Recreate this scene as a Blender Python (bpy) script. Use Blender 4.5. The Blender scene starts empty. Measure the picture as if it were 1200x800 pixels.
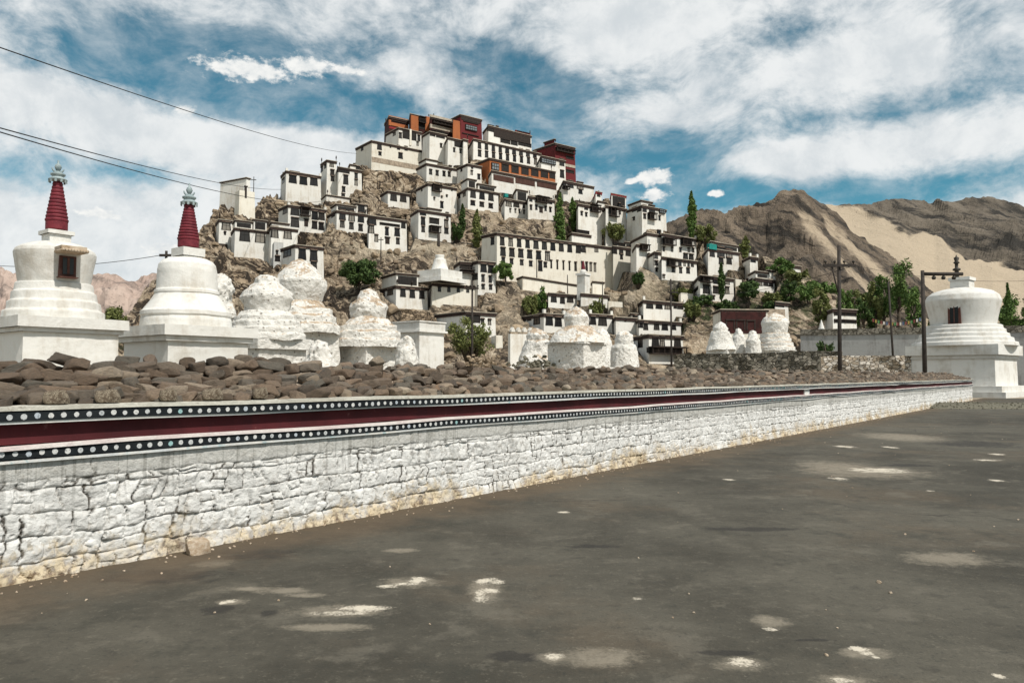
import bpy, bmesh, math, random
import numpy as np
from mathutils import Vector, Matrix
random.seed(7); RNG = np.random.default_rng(11)
S = bpy.context.scene; COL = S.collection
R = math.radians
# ------------------------------------------------------------------ camera
FPX = 900.0; EYE = 1.6; PITCH = math.atan(40/900)
cam_d = bpy.data.cameras.new('camera'); cam = bpy.data.objects.new('camera', cam_d); COL.objects.link(cam)
cam_d.sensor_width = 36; cam_d.lens = 27; cam_d.clip_end = 20000; cam_d.clip_start = 0.05
cam.location = (0, 0, EYE); cam.rotation_euler = (R(90)+PITCH, 0, 0); S.camera = cam
# ------------------------------------------------------------------ light
SUN_AZ = R(137); SUN_EL = R(52)          # azimuth clockwise from +Y (the viewing direction)
S.view_settings.view_transform = 'Standard'; S.view_settings.look = 'None'
S.view_settings.exposure = 0.0; S.view_settings.gamma = 1; S.view_settings.use_curve_mapping = False
sun_d = bpy.data.lights.new('sun', 'SUN'); sun_d.energy = 4.5; sun_d.angle = R(0.6); sun_d.color = (1, .95, .87)
sun = bpy.data.objects.new('sun', sun_d); COL.objects.link(sun)
sv = Vector((math.sin(SUN_AZ)*math.cos(SUN_EL), math.cos(SUN_AZ)*math.cos(SUN_EL), math.sin(SUN_EL)))
sun.rotation_euler = sv.to_track_quat('Z', 'Y').to_euler(); sun.location = (60, -30, 80)

def ray(px, py):
    x = px-600; z = 400-py; c, s = math.cos(PITCH), math.sin(PITCH)
    return Vector((x, FPX*c - z*s, FPX*s + z*c))
def at(px, py, d):
    r = ray(px, py); return Vector((0, 0, EYE)) + r*(d/r.y)
def onground(px, py, z=0):
    r = ray(px, py); t = (z-EYE)/r.z; return Vector((0, 0, EYE)) + r*t
def azel(px, py):
    r = ray(px, py).normalized(); return math.atan2(r.x, r.y), math.asin(r.z)

class NT:                                   # small node-tree writer
    def __init__(s, tree): s.t = tree; s.n = tree.nodes; s.l = tree.links
    def new(s, typ, **kw):
        n = s.n.new(typ)
        for k, v in kw.items(): setattr(n, k, v)
        return n
    def put(s, sock, v):
        if hasattr(v, 'is_output') or isinstance(v, bpy.types.NodeSocket): s.l.new(v, sock)
        else: sock.default_value = v
    def m(s, op, a, b=0.0, c=None, clamp=False):
        n = s.new('ShaderNodeMath', operation=op, use_clamp=clamp); s.put(n.inputs[0], a); s.put(n.inputs[1], b)
        if c is not None: s.put(n.inputs[2], c)
        return n.outputs[0]
    def v(s, op, a, b=(0, 0, 0)):
        n = s.new('ShaderNodeVectorMath', operation=op); s.put(n.inputs[0], a); s.put(n.inputs[1], b); return n.outputs[0]
    def mapr(s, x, a, b, c=0.0, d=1.0, smooth=True):
        n = s.new('ShaderNodeMapRange', interpolation_type='SMOOTHSTEP' if smooth else 'LINEAR')
        for i, q in enumerate((x, a, b, c, d)): s.put(n.inputs[i], q)
        return n.outputs[0]
    def noise(s, vec, scale, detail=5, rough=.55, dist=0.0):
        n = s.new('ShaderNodeTexNoise'); s.put(n.inputs['Vector'], vec); n.inputs['Scale'].default_value = scale
        n.inputs['Detail'].default_value = detail; n.inputs['Roughness'].default_value = rough; n.inputs['Distortion'].default_value = dist
        return n.outputs[0]
    def voro(s, vec, scale, feature='F1', out=0):
        n = s.new('ShaderNodeTexVoronoi', feature=feature); s.put(n.inputs['Vector'], vec); n.inputs['Scale'].default_value = scale
        return n.outputs[out]
    def mix(s, f, a, b, blend='MIX'):
        n = s.new('ShaderNodeMix', data_type='RGBA', blend_type=blend); s.put(n.inputs[0], f)
        for i, q in ((6, a), (7, b)):
            if isinstance(q, tuple) and len(q) == 3: q = (*q, 1)
            s.put(n.inputs[i], q)
        return n.outputs[2]
    def scale(s, vec, sc, rot=(0, 0, 0)):
        n = s.new('ShaderNodeMapping'); s.put(n.inputs[0], vec); n.inputs['Scale'].default_value = sc; n.inputs['Rotation'].default_value = rot
        return n.outputs[0]
    def xyz(s, vec):
        n = s.new('ShaderNodeSeparateXYZ'); s.put(n.inputs[0], vec); return n.outputs

# ------------------------------------------------------------------ world: daylight sky with broken cloud
W = bpy.data.worlds.new('World'); S.world = W; W.use_nodes = True
def build_world():
    t = NT(W.node_tree); t.n.clear()
    out = t.new('ShaderNodeOutputWorld'); bg = t.new('ShaderNodeBackground'); bg.inputs[1].default_value = SKY_STRENGTH
    sky = t.new('ShaderNodeTexSky', sky_type='NISHITA'); sky.sun_disc = False
    sky.sun_elevation = SUN_EL; sky.sun_rotation = SUN_AZ; sky.altitude = 3300; sky.air_density = 1; sky.dust_density = .6; sky.ozone_density = .7
    d = t.new('ShaderNodeTexCoord').outputs['Generated']
    x, y, z = t.xyz(d)[:]
    az = t.m('ARCTAN2', x, y); el = t.m('ARCSINE', z)
    cmb = t.new('ShaderNodeCombineXYZ'); t.put(cmb.inputs[0], az); t.put(cmb.inputs[1], el); p = cmb.outputs[0]
    # warped cirrus field
    w1 = t.new('ShaderNodeTexNoise'); t.put(w1.inputs['Vector'], p); w1.inputs['Scale'].default_value = 4; w1.inputs['Detail'].default_value = 3
    warp = t.v('SCALE', t.v('SUBTRACT', w1.outputs['Color'], (.5, .5, .5))); warp.node.inputs['Scale'].default_value = .11
    pw = t.v('ADD', p, warp)
    n1 = t.noise(t.scale(pw, (5.4, 9.8, 1), (0, 0, R(-12))), 1.0, 9, .6)
    n2 = t.noise(t.scale(pw, (16, 23, 1), (0, 0, R(-16))), 1.0, 7, .65)
    n4 = t.noise(t.scale(pw, (48, 80, 1), (0, 0, R(-20))), 1.0, 6, .65)
    f = t.m('ADD', t.m('MULTIPLY', n1, .74), t.m('ADD', t.m('MULTIPLY', n2, .34), t.m('MULTIPLY', t.m('SUBTRACT', n4, .5), .16)))
    def blob(px, py, sx, sy):
        a, e = azel(px, py); da = t.m('MULTIPLY', t.m('SUBTRACT', az, a), FPX/sx); de = t.m('MULTIPLY', t.m('SUBTRACT', el, e), FPX/sy)
        q = t.m('ADD', t.m('MULTIPLY', da, da), t.m('MULTIPLY', de, de)); return t.m('POWER', 2.718, t.m('MULTIPLY', q, -1.0))
    # wide soft shaping of where the cloud deck is thick (+) or open (-)
    for b in SKY_BLOBS:
        f = t.m('ADD', f, t.m('MULTIPLY', blob(*b[:4]), b[4]))
    dens = t.mapr(f, .345, .655)
    thin = t.mapr(t.m('ADD', t.m('MULTIPLY', t.noise(pw, 11, 8, .65), .7), t.m('MULTIPLY', n2, .3)), .36, .60)
    veil = t.m('MULTIPLY', t.mapr(t.m('ADD', t.m('MULTIPLY', t.noise(t.scale(pw, (4, 9, 1)), 1.0, 8, .65), .6), t.m('MULTIPLY', n2, .4)), .42, .68), .45); dens = t.m('MAXIMUM', dens, veil)
    # small cumulus
    cu = None
    for b in CUMULUS:
        q = blob(*b); cu = q if cu is None else t.m('MAXIMUM', cu, q)
    nc = t.noise(t.scale(p, (1, 1.5, 1)), 55, 6, .6)
    cum = t.mapr(t.m('ADD', cu, t.m('MULTIPLY', t.m('SUBTRACT', nc, .5), 1.7)), .36, .80)
    base = t.mix(1.0, sky.outputs[0], SKY_TINT, 'MULTIPLY')
    cl = t.mix(thin, CLOUD_SHADE, CLOUD_WHITE)
    c = t.mix(t.m('MULTIPLY', dens, .97), base, cl)
    c = t.mix(cum, c, t.mix(t.mapr(nc, .35, .65), (CLOUD_WHITE[0]*.9, CLOUD_WHITE[1]*.91, CLOUD_WHITE[2]*.91), (CLOUD_WHITE[0]*1.08, CLOUD_WHITE[1]*1.06, CLOUD_WHITE[2]*1.03)))
    t.l.new(c, bg.inputs[0]); t.l.new(bg.outputs[0], out.inputs[0])
SKY_STRENGTH = .088
SKY_TINT = (.60, 1.28, 1.07); CLOUD_WHITE = (9.9, 10.1, 10.1); CLOUD_SHADE = (7.6, 8.1, 8.4)
SKY_BLOBS = [(110,70,60,36,-.14),(250,105,110,36,-.36),(420,130,80,24,-.28),(330,55,160,18,-.15),(560,70,90,24,-.16),(640,120,60,36,-.26),
  (15,200,50,22,-.14),(160,203,90,12,-.10),(790,190,60,34,-.34),(700,185,50,30,-.2),(720,110,70,22,-.14),(850,115,70,16,-.08),(940,35,40,20,-.15),(1120,15,40,24,-.17),
  (1060,125,80,20,-.12),(1040,225,230,16,-.17),(880,225,60,20,-.18),(620,30,40,20,-.12),(300,20,120,18,.1),
  (60,115,110,28,.25),(280,175,150,24,.28),(90,270,210,50,.22),(380,165,60,24,.15),(500,75,60,34,.14),(1000,180,170,22,.24),(990,70,160,34,.2),(800,20,180,30,.18),(780,135,120,22,.1),(680,60,70,18,.12)]
CUMULUS = [(290,82,60,13),(358,78,36,12),(408,82,22,6),(768,208,27,11),(766,230,19,9),(740,212,10,5),(118,251,24,6),(218,130,13,6),(835,227,8,4),(200,293,26,9),(842,227,9,4)]
build_world()

# ------------------------------------------------------------------ numpy noise
def _hash(ix, iy, iz, seed):
    h = (ix.astype(np.int64)*374761393 + iy.astype(np.int64)*668265263 + iz.astype(np.int64)*2147483647 + seed*1274126177) & 0xffffffff
    h = ((h ^ (h >> 13))*1274126177) & 0xffffffff; h = h ^ (h >> 16); return (h & 0xffff)/65535.0
def vnoise(x, y, z=None, seed=0):
    x = np.asarray(x, float); y = np.asarray(y, float); z = np.zeros_like(x) if z is None else np.asarray(z, float)
    ix, iy, iz = np.floor(x), np.floor(y), np.floor(z); fx, fy, fz = x-ix, y-iy, z-iz
    sx, sy, sz = [f*f*f*(f*(f*6-15)+10) for f in (fx, fy, fz)]; r = 0
    for a in (0, 1):
        for b in (0, 1):
            for c in (0, 1):
                w = (sx if a else 1-sx)*(sy if b else 1-sy)*(sz if c else 1-sz); r = r + w*_hash(ix+a, iy+b, iz+c, seed)
    return r*2-1
def fbm(x, y, z=None, o=5, seed=0, g=.5):
    r = 0; a = 1; f = 1
    for i in range(o):
        r = r + a*vnoise(np.asarray(x)*f+i*17.3, np.asarray(y)*f+i*9.1, None if z is None else np.asarray(z)*f+i*5.7, seed+i); a *= g; f *= 2.03
    return r
def ridged(x, y, z=None, o=5, seed=0):
    r = 0; a = 1; f = 1
    for i in range(o):
        r = r + a*(1-2*np.abs(vnoise(np.asarray(x)*f+i*13.1, np.asarray(y)*f+i*7.7, None if z is None else np.asarray(z)*f, seed+i))); a *= .52; f *= 2.1
    return r

# ------------------------------------------------------------------ mesh builder and object helpers
class MB:
    def __init__(s): s.v = []; s.f = []; s.mi = []; s.sm = []
    def add(s, vs, fs, mi=0, smooth=False):
        o = len(s.v); s.v += [tuple(v) for v in vs]
        for f in fs: s.f.append(tuple(o+i for i in f)); s.mi.append(mi); s.sm.append(smooth)
    def box(s, x0, x1, y0, y1, z0, z1, mi=0, bat=0.0):
        b = bat*(z1-z0)
        s.add([(x0,y0,z0),(x1,y0,z0),(x1,y1,z0),(x0,y1,z0),(x0+b,y0+b,z1),(x1-b,y0+b,z1),(x1-b,y1-b,z1),(x0+b,y1-b,z1)],
              [(0,3,2,1),(4,5,6,7),(0,1,5,4),(1,2,6,5),(2,3,7,6),(3,0,4,7)], mi)
    def frustum(s, h0, h1, z0, z1, mi=0, cx=0, cy=0):
        s.add([(cx-h0,cy-h0,z0),(cx+h0,cy-h0,z0),(cx+h0,cy+h0,z0),(cx-h0,cy+h0,z0),(cx-h1,cy-h1,z1),(cx+h1,cy-h1,z1),(cx+h1,cy+h1,z1),(cx-h1,cy+h1,z1)],
              [(0,3,2,1),(4,5,6,7),(0,1,5,4),(1,2,6,5),(2,3,7,6),(3,0,4,7)], mi)
    def lathe(s, prof, n=32, mi=0, smooth=True, cx=0, cy=0):
        vs = []; fs = []
        for z, r in prof:
            for k in range(n): a = 2*math.pi*k/n; vs.append((cx+r*math.cos(a), cy+r*math.sin(a), z))
        for i in range(len(prof)-1):
            for k in range(n): fs.append((i*n+k, i*n+(k+1)%n, (i+1)*n+(k+1)%n, (i+1)*n+k))
        fs.append(tuple(range(n))[::-1]); fs.append(tuple((len(prof)-1)*n+k for k in range(n)))
        s.add(vs, fs, mi, smooth)
    def tube(s, pts, rad, n=6, mi=0, smooth=True):
        pts = [Vector(p) for p in pts]; rs = rad if isinstance(rad, (list, tuple)) else [rad]*len(pts); vs = []; fs = []
        for i, p in enumerate(pts):
            t = (pts[min(i+1, len(pts)-1)]-pts[max(i-1, 0)]).normalized(); u = t.cross(Vector((0, 0, 1)) if abs(t.z) < .95 else Vector((1, 0, 0))).normalized(); w = t.cross(u)
            for k in range(n): a = 2*math.pi*k/n; vs.append(p+rs[i]*(u*math.cos(a)+w*math.sin(a)))
        for i in range(len(pts)-1):
            for k in range(n): fs.append((i*n+k, i*n+(k+1)%n, (i+1)*n+(k+1)%n, (i+1)*n+k))
        fs.append(tuple(range(n))[::-1]); fs.append(tuple((len(pts)-1)*n+k for k in range(n))); s.add(vs, fs, mi, smooth)
    def mesh(s, name, mats):
        me = bpy.data.meshes.new(name); me.from_pydata(s.v, [], s.f)
        for m in (mats if isinstance(mats, (list, tuple)) else [mats]): me.materials.append(m)
        me.polygons.foreach_set('material_index', s.mi); me.polygons.foreach_set('use_smooth', s.sm); me.update(); return me
    def build(s, name, mats, parent=None, loc=(0, 0, 0), rz=0.0):
        return link(name, s.mesh(name, mats), parent, loc, rz)
def link(name, me, parent=None, loc=(0, 0, 0), rz=0.0):
    o = bpy.data.objects.new(name, me); COL.objects.link(o); o.location = loc; o.rotation_euler = (0, 0, rz)
    if parent is not None: o.parent = parent
    return o
def npmesh(name, verts, faces, mats, smooth=True):
    me = bpy.data.meshes.new(name); me.from_pydata(np.asarray(verts).tolist(), [], np.asarray(faces).tolist())
    for m in (mats if isinstance(mats, (list, tuple)) else [mats]): me.materials.append(m)
    me.polygons.foreach_set('use_smooth', [smooth]*len(me.polygons)); me.update(); return me
def gridfaces(nr, nc):
    i = np.arange(nr-1)[:, None]*nc+np.arange(nc-1)[None, :]; i = i.ravel()
    return np.stack([i, i+1, i+nc+1, i+nc], 1)
def thing(name, label, cat, loc=(0, 0, 0), rz=0.0, group=None):
    o = link(name, None, None, loc, rz); tag(o, label, cat, group, 'thing'); return o
def tag(o, label=None, cat=None, group=None, kind=None):
    for k, v in (('label', label), ('category', cat), ('group', group), ('kind', kind)):
        if v: o[k] = v
    return o
# ------------------------------------------------------------------ materials
def pmat(name, fn, rough=.9):
    m = bpy.data.materials.new(name); m.use_nodes = True; t = NT(m.node_tree); b = m.node_tree.nodes['Principled BSDF']
    b.inputs['Roughness'].default_value = rough; b.inputs['Specular IOR Level'].default_value = .25
    tc = t.new('ShaderNodeTexCoord'); oi = t.new('ShaderNodeObjectInfo')
    fn(t, b, tc.outputs['Object'], oi.outputs['Random']); return m
def bump(t, b, h, strength=.5, dist=.05):
    n = t.new('ShaderNodeBump'); n.inputs['Strength'].default_value = strength; n.inputs['Distance'].default_value = dist
    t.put(n.inputs['Height'], h); t.l.new(n.outputs[0], b.inputs['Normal'])
def mottled(name, c1, c2, sc=1.0, rough=.9, bs=.4, bd=.03, c3=None, lo=.35, hi=.65):
    def fn(t, b, p, r):
        p = t.v('ADD', p, t.v('SCALE', (37, 11, 53))); 
        n = t.noise(p, sc, 8, .6); n2 = t.noise(p, sc*7, 6, .65)
        f = t.mapr(t.m('ADD', t.m('MULTIPLY', n, .65), t.m('MULTIPLY', n2, .35)), lo, hi); c = t.mix(f, c1, c2)
        if c3: c = t.mix(t.mapr(t.noise(p, sc*2.7, 9, .7), .55, .7), c, c3)
        t.l.new(c, b.inputs['Base Color']); bump(t, b, n2, bs, bd)
    return pmat(name, fn, rough)
def whitewash(name, c, dirt, sc=.35, amt=.7, streak=True, pale=None, bs=.5):
    def fn(t, b, p, r):
        ro = t.new('ShaderNodeCombineXYZ'); t.put(ro.inputs[0], t.m('MULTIPLY', r, 91)); q = t.v('ADD', p, ro.outputs[0])
        n = t.noise(q, sc, 7, .62); s = t.noise(t.scale(q, (2.2, 2.2, .22)), 1.0, 6, .65); f3 = t.noise(q, 3.5, 8, .7)
        f = t.m('ADD', t.m('MULTIPLY', n, .45), t.m('ADD', t.m('MULTIPLY', s, .35), t.m('MULTIPLY', f3, .2)))
        c0 = t.mix(t.m('MULTIPLY', t.mapr(f, .47, .63), amt), c, dirt)
        k = t.m('ADD', .88, t.m('MULTIPLY', r, .12)); hv = t.new('ShaderNodeHueSaturation'); t.put(hv.inputs['Value'], k); t.put(hv.inputs['Color'], c0)
        t.l.new(hv.outputs[0], b.inputs['Base Color']); bump(t, b, f3, bs, .06)
    return pmat(name, fn, .92)
M = {}
M['white'] = whitewash('limewash', (.71, .69, .64), (.44, .37, .28), amt=.6)
M['cream'] = whitewash('cream_limewash', (.72, .68, .59), (.46, .39, .29), amt=.6)
M['grey'] = whitewash('grey_render', (.50, .50, .48), (.33, .31, .28))
M['stonewall'] = mottled('bare_masonry', (.20, .16, .12), (.42, .34, .26), 1.6, c3=(.13, .11, .09))
M['orange'] = whitewash('orange_render', (.36, .12, .045), (.20, .075, .035), amt=.5)
M['ochre'] = whitewash('ochre_render', (.60, .33, .10), (.40, .2, .08), amt=.5)
M['maroon'] = whitewash('maroon_render', (.135, .022, .024), (.07, .018, .018), amt=.8)
M['darkwood'] = mottled('dark_timber', (.012, .010, .009), (.040, .026, .019), 3, .7)
M['brownpanel'] = mottled('brown_panel', (.055, .026, .020), (.085, .042, .032), .8)
M['band'] = mottled('brushwood_band', (.018, .013, .012), (.055, .034, .027), 4)
M['roofearth'] = mottled('earth_roof', (.30, .26, .20), (.45, .40, .33), 1.5)
M['frame'] = mottled('black_window_frame', (.010, .010, .010), (.028, .024, .021), 2, .8)
M['teal'] = mottled('teal_cloth', (.01, .16, .14), (.02, .24, .21), 1.0)
M['redroof'] = mottled('red_paint', (.17, .018, .022), (.26, .03, .035), 1.0)
def _glass(t, b, p, r):
    c = t.mix(t.mapr(r, 0, 1), (.012, .012, .013), (.05, .045, .04)); c = t.mix(t.mapr(r, .80, .82), c, (.22, .20, .17)); t.l.new(c, b.inputs['Base Color'])
M['glass'] = pmat('window_glass', _glass, .22)
M['iron'] = mottled('weathered_pole', (.022, .018, .015), (.05, .04, .033), 4, .75)
M['cable'] = mottled('black_cable', (.012, .012, .013), (.02, .02, .02), 1, .6)
M['spire'] = mottled('maroon_spire', (.095, .012, .02), (.185, .026, .036), 3.5, .65, .4, .02)
M['finial'] = mottled('grey_blue_metal', (.16, .21, .22), (.34, .40, .40), 5, .5)
M['brass'] = mottled('tarnished_metal', (.02, .018, .015), (.05, .042, .03), 5, .5)
M['stupa'] = whitewash('stupa_limewash', (.69, .675, .635), (.42, .37, .30), sc=.7, amt=.62)
def _rough(top):
    def fn(t, b, p, r):
        geo = t.new('ShaderNodeNewGeometry'); nz = t.xyz(geo.outputs['Normal'])[2]
        n = t.noise(p, 1.0, 8, .65); n2 = t.noise(p, 6, 8, .7); wn = t.new('ShaderNodeTexNoise'); t.put(wn.inputs['Vector'], p); wn.inputs['Scale'].default_value = 2.5; wn.inputs['Detail'].default_value = 3
        vor = t.new('ShaderNodeTexVoronoi'); t.put(vor.inputs['Vector'], t.mix(.12, p, wn.outputs['Color'])); vor.inputs['Scale'].default_value = 5.0; v = vor.outputs['Distance']; vr = t.xyz(vor.outputs['Color'])[0]
        peel = t.m('ADD', t.m('MULTIPLY', n, .6), t.m('ADD', t.m('MULTIPLY', n2, .4), t.m('MULTIPLY', t.mapr(nz, .2, .85), top)))
        tan = t.mix(t.mapr(n2, .35, .65), (.22, .15, .10), (.56, .45, .33)); tan = t.mix(t.m('MULTIPLY', t.mapr(v, .30, .12), .6), tan, (.60, .52, .42))
        c = t.mix(t.mapr(peel, .585, .67), t.mix(t.mapr(n2, .4, .6), (.72, .70, .655), (.62, .595, .545)), tan)
        hole = t.m('MULTIPLY', t.mapr(v, .24, .15), t.mapr(t.m('ADD', vr, t.m('MULTIPLY', t.m('SUBTRACT', n, .5), 1.6)), .42, .54))
        c = t.mix(t.m('MULTIPLY', hole, .75), c, t.mix(n2, (.10, .085, .065), (.30, .25, .20)))
        t.l.new(c, b.inputs['Base Color']); bump(t, b, t.m('SUBTRACT', t.m('ADD', n2, t.m('MULTIPLY', v, -.5)), t.m('MULTIPLY', hole, .5)), .9, .12)
    return fn
M['ruin'] = pmat('peeling_limewash', _rough(.07), .95)
M['ruin2'] = pmat('stony_limewash', _rough(.16), .95)
# --- hillside rock with paths
def _hill(t, b, p, r):
    a = t.new('ShaderNodeAttribute', attribute_name='sand').outputs['Fac']; g = t.new('ShaderNodeAttribute', attribute_name='green').outputs['Fac']
    x, y, z = t.xyz(p)[:]; n = t.noise(p, .06, 7, .6); n2 = t.noise(p, 1.6, 9, .7)
    wv = t.m('MULTIPLY', t.m('SUBTRACT', t.noise(p, .09, 4, .55), .5), 14)
    aa = t.m('ADD', wv, t.m('ADD', t.m('MULTIPLY', x, .62), t.m('ADD', t.m('MULTIPLY', z, .72), t.m('MULTIPLY', y, .12)))); bb = t.m('SUBTRACT', t.m('MULTIPLY', x, .7), t.m('MULTIPLY', z, .7))
    def lay(sa, sb):
        k = t.new('ShaderNodeCombineXYZ'); t.put(k.inputs[0], t.m('MULTIPLY', aa, sa)); t.put(k.inputs[1], t.m('MULTIPLY', bb, sb)); t.put(k.inputs[2], t.m('MULTIPLY', y, sb)); return k.outputs[0]
    st = t.noise(lay(1.5, .28), 1.0, 8, .68); big = t.noise(lay(.36, .085), 1.0, 9, .66)
    c = t.mix(t.mapr(n, .35, .65), (.28, .205, .135), (.41, .325, .235))
    c = t.mix(t.mapr(st, .445, .515), (.050, .036, .025), c); c = t.mix(t.mapr(st, .52, .63), c, (.66, .55, .41))
    c = t.mix(t.mapr(big, .455, .40), c, (.05, .038, .028)); c = t.mix(t.m('MULTIPLY', t.mapr(big, .54, .62), .7), c, (.52, .42, .30))
    c = t.mix(t.m('MULTIPLY', t.mapr(n2, .56, .66), .7), c, (.06, .05, .04))
    c = t.mix(t.m('MULTIPLY', a, t.mapr(n2, .25, .5)), c, (.50, .42, .31))
    c = t.mix(t.m('MULTIPLY', g, t.mapr(t.noise(p, .55, 8, .7), .46, .58)), c, (.05, .065, .024))
    t.l.new(c, b.inputs['Base Color']); bump(t, b, t.m('ADD', t.m('ADD', st, big), t.m('MULTIPLY', n2, .4)), 1.0, 1.6)
M['hill'] = pmat('weathered_rock', _hill, .95)
def _mount(c_d, c_m, c_l, sandc, sc):
    def fn(t, b, p, r):
        a = t.new('ShaderNodeAttribute', attribute_name='sand').outputs['Fac']
        n = t.noise(p, sc*.35, 8, .6); n2 = t.noise(p, sc*9, 8, .7); x, y, z = t.xyz(p)[:]
        wv = t.m('MULTIPLY', t.m('SUBTRACT', t.noise(p, sc*.5, 5, .6), .5), 1.6/sc); aa = t.m('ADD', wv, t.m('ADD', t.m('MULTIPLY', x, .55), t.m('ADD', t.m('MULTIPLY', z, .85), t.m('MULTIPLY', y, .1)))); bb = t.m('SUBTRACT', t.m('MULTIPLY', x, .7), t.m('MULTIPLY', z, .6))
        k = t.new('ShaderNodeCombineXYZ'); t.put(k.inputs[0], t.m('MULTIPLY', aa, sc*2.6)); t.put(k.inputs[1], t.m('MULTIPLY', bb, sc*.7)); t.put(k.inputs[2], t.m('MULTIPLY', y, sc*.7)); st = t.noise(k.outputs[0], 1.0, 10, .70)
        c = t.mix(t.mapr(n, .35, .65), c_m, c_l); c = t.mix(t.mapr(st, .40, .54), c_d, c)
        c = t.mix(t.m('MULTIPLY', t.mapr(n2, .54, .66), .6), c, c_d)
        c = t.mix(t.mapr(t.m('ADD', a, t.m('MULTIPLY', t.m('SUBTRACT', st, .5), 1.3)), .28, .72), c, t.mix(n2, sandc, tuple(q*.86 for q in sandc)))
        t.l.new(c, b.inputs['Base Color']); bump(t, b, t.m('ADD', st, t.m('MULTIPLY', n2, .4)), 1.0, 3.0)
    return fn
M['mount'] = pmat('dark_mountain_rock', _mount((.036, .031, .026), (.115, .090, .068), (.21, .165, .122), (.43, .345, .25), .06), .95)
M['mount2'] = pmat('grey_mountain_rock', _mount((.034, .031, .027), (.095, .08, .063), (.165, .138, .108), (.43, .35, .255), .04), .95)
M['pink'] = pmat('pink_mountain_rock', _mount((.15, .12, .105), (.33, .245, .205), (.41, .32, .27), (.42, .33, .26), .012), .95)
M['earth'] = mottled('dry_earth', (.22, .18, .13), (.34, .28, .21), .3, c3=(.13, .12, .06))
M['bark'] = mottled('bark', (.05, .04, .03), (.12, .095, .07), 4)
def leafmat(name, a, bb):
    def fn(t, b, p, r):
        geo = t.new('ShaderNodeNewGeometry'); c = t.mix(geo.outputs['Random Per Island'], a, bb)
        c = t.mix(t.mapr(t.noise(p, .5, 3, .6), .4, .6), t.mix(.35, c, a), c); t.l.new(c, b.inputs['Base Color'])
        b.inputs['Subsurface Weight'].default_value = 0
    return pmat(name, fn, .75)
M['leaf_dark'] = leafmat('leaves_dark', (.032, .062, .018), (.085, .130, .034))
M['leaf_green'] = leafmat('leaves_green', (.058, .110, .026), (.135, .200, .048))
M['leaf_olive'] = leafmat('leaves_olive', (.090, .110, .032), (.20, .21, .07))
def _slate(t, b, p, r):
    geo = t.new('ShaderNodeNewGeometry'); k = t.m('FRACT', t.m('ADD', t.m('MULTIPLY', r, 7.31), geo.outputs['Random Per Island']))
    cr = t.new('ShaderNodeValToRGB'); e = cr.color_ramp.elements; cr.color_ramp.interpolation = 'LINEAR'
    e[0].position = 0; e[0].color = (.075, .062, .048, 1); e[1].position = 1; e[1].color = (.29, .24, .18, 1)
    for q, cc in ((.25, (.15, .105, .072)), (.5, (.12, .108, .088)), (.75, (.20, .14, .095))): n_ = e.new(q); n_.color = (*cc, 1)
    t.l.new(k, cr.inputs[0]); sh = t.new('ShaderNodeCombineXYZ'); t.put(sh.inputs[2], t.m('MULTIPLY', k, 50)); q = t.v('ADD', p, sh.outputs[0])
    n = t.noise(t.scale(q, (1, 1, 2.5)), 5, 8, .65); n2 = t.noise(q, 38, 6, .65)
    c = t.mix(t.mapr(n, .38, .62), t.mix(.45, cr.outputs[0], (.04, .034, .03)), cr.outputs[0])
    c = t.mix(t.m('MULTIPLY', t.mapr(n2, .58, .74), .5), c, (.32, .28, .23)); c = t.mix(t.m('MULTIPLY', t.mapr(t.noise(q, 9, 5, .6), .60, .70), .6), c, (.22, .12, .06))
    t.l.new(c, b.inputs['Base Color']); bump(t, b, t.m('ADD', n, t.m('MULTIPLY', n2, .4)), .7, .02)
M['slate'] = pmat('brown_slate', _slate, .8)
def _carved(t, b, p, r):
    n = t.noise(p, 6, 5, .6); w = t.new('ShaderNodeTexWave'); t.put(w.inputs['Vector'], p); w.inputs['Scale'].default_value = 3.2; w.inputs['Distortion'].default_value = 14; w.inputs['Detail'].default_value = 2; w.inputs['Detail Scale'].default_value = 4
    f = t.m('MULTIPLY', t.mapr(w.outputs['Fac'], .62, .74), t.mapr(t.noise(p, 3, 4, .6), .40, .52)); c = t.mix(f, t.mix(n, (.06, .045, .03), (.15, .11, .075)), (.46, .39, .29))
    t.l.new(c, b.inputs['Base Color']); bump(t, b, f, .6, -.008)
M['carved'] = pmat('carved_slate', _carved, .85)
# ------------------------------------------------------------------ the monastery hill: depth of its face at a pixel row
D0, KD, Y0 = 100.0, .36, 453.0
def DH(y): return D0 + (Y0-y)*KD
CREST = [(-400,449),(-150,447),(60,438),(100,402),(125,387),(150,364),(185,326),(215,300),(240,268),(256,246),(285,246),(300,240),(315,228),(325,224),(345,226),(375,236),(395,226),(412,200),(425,194),(450,182),(480,175),(520,168),(560,166),(600,174),(630,186),(650,208),(680,216),(700,226),(740,238),(780,262),(800,266),(825,276),(870,294),(910,309),(950,330),(1000,357),(1050,384),(1100,408),(1200,428),(1500,447)]
CROPS = dict(A=(400,120,7.475),B=(540,120,7.475),C=(240,180,7.475),D=(380,210,7.475),E=(520,200,7.475),F=(660,200,7.475),G=(240,270,7.475),H=(380,290,7.475),I=(520,290,7.475),J=(660,290,7.475),K=(780,260,7.475),L=(780,330,7.475),P=(400,330,5.4545),Q=(600,340,6.0),Z=(0,0,1.0))
FOOT = []            # footprints that level the hillside
def row(n, xa, ya, xb, yb, w, h): return [(xa+(xb-xa)*i/max(n-1, 1), ya+(yb-ya)*i/max(n-1, 1), w, h) for i in range(n)]
WCACHE = {}; HR = random.Random(3); TG_ = 'temple blocks crowning the monastery hill'
M['firewood'] = mottled('firewood', (.035, .028, .02), (.14, .11, .08), 6)
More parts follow.
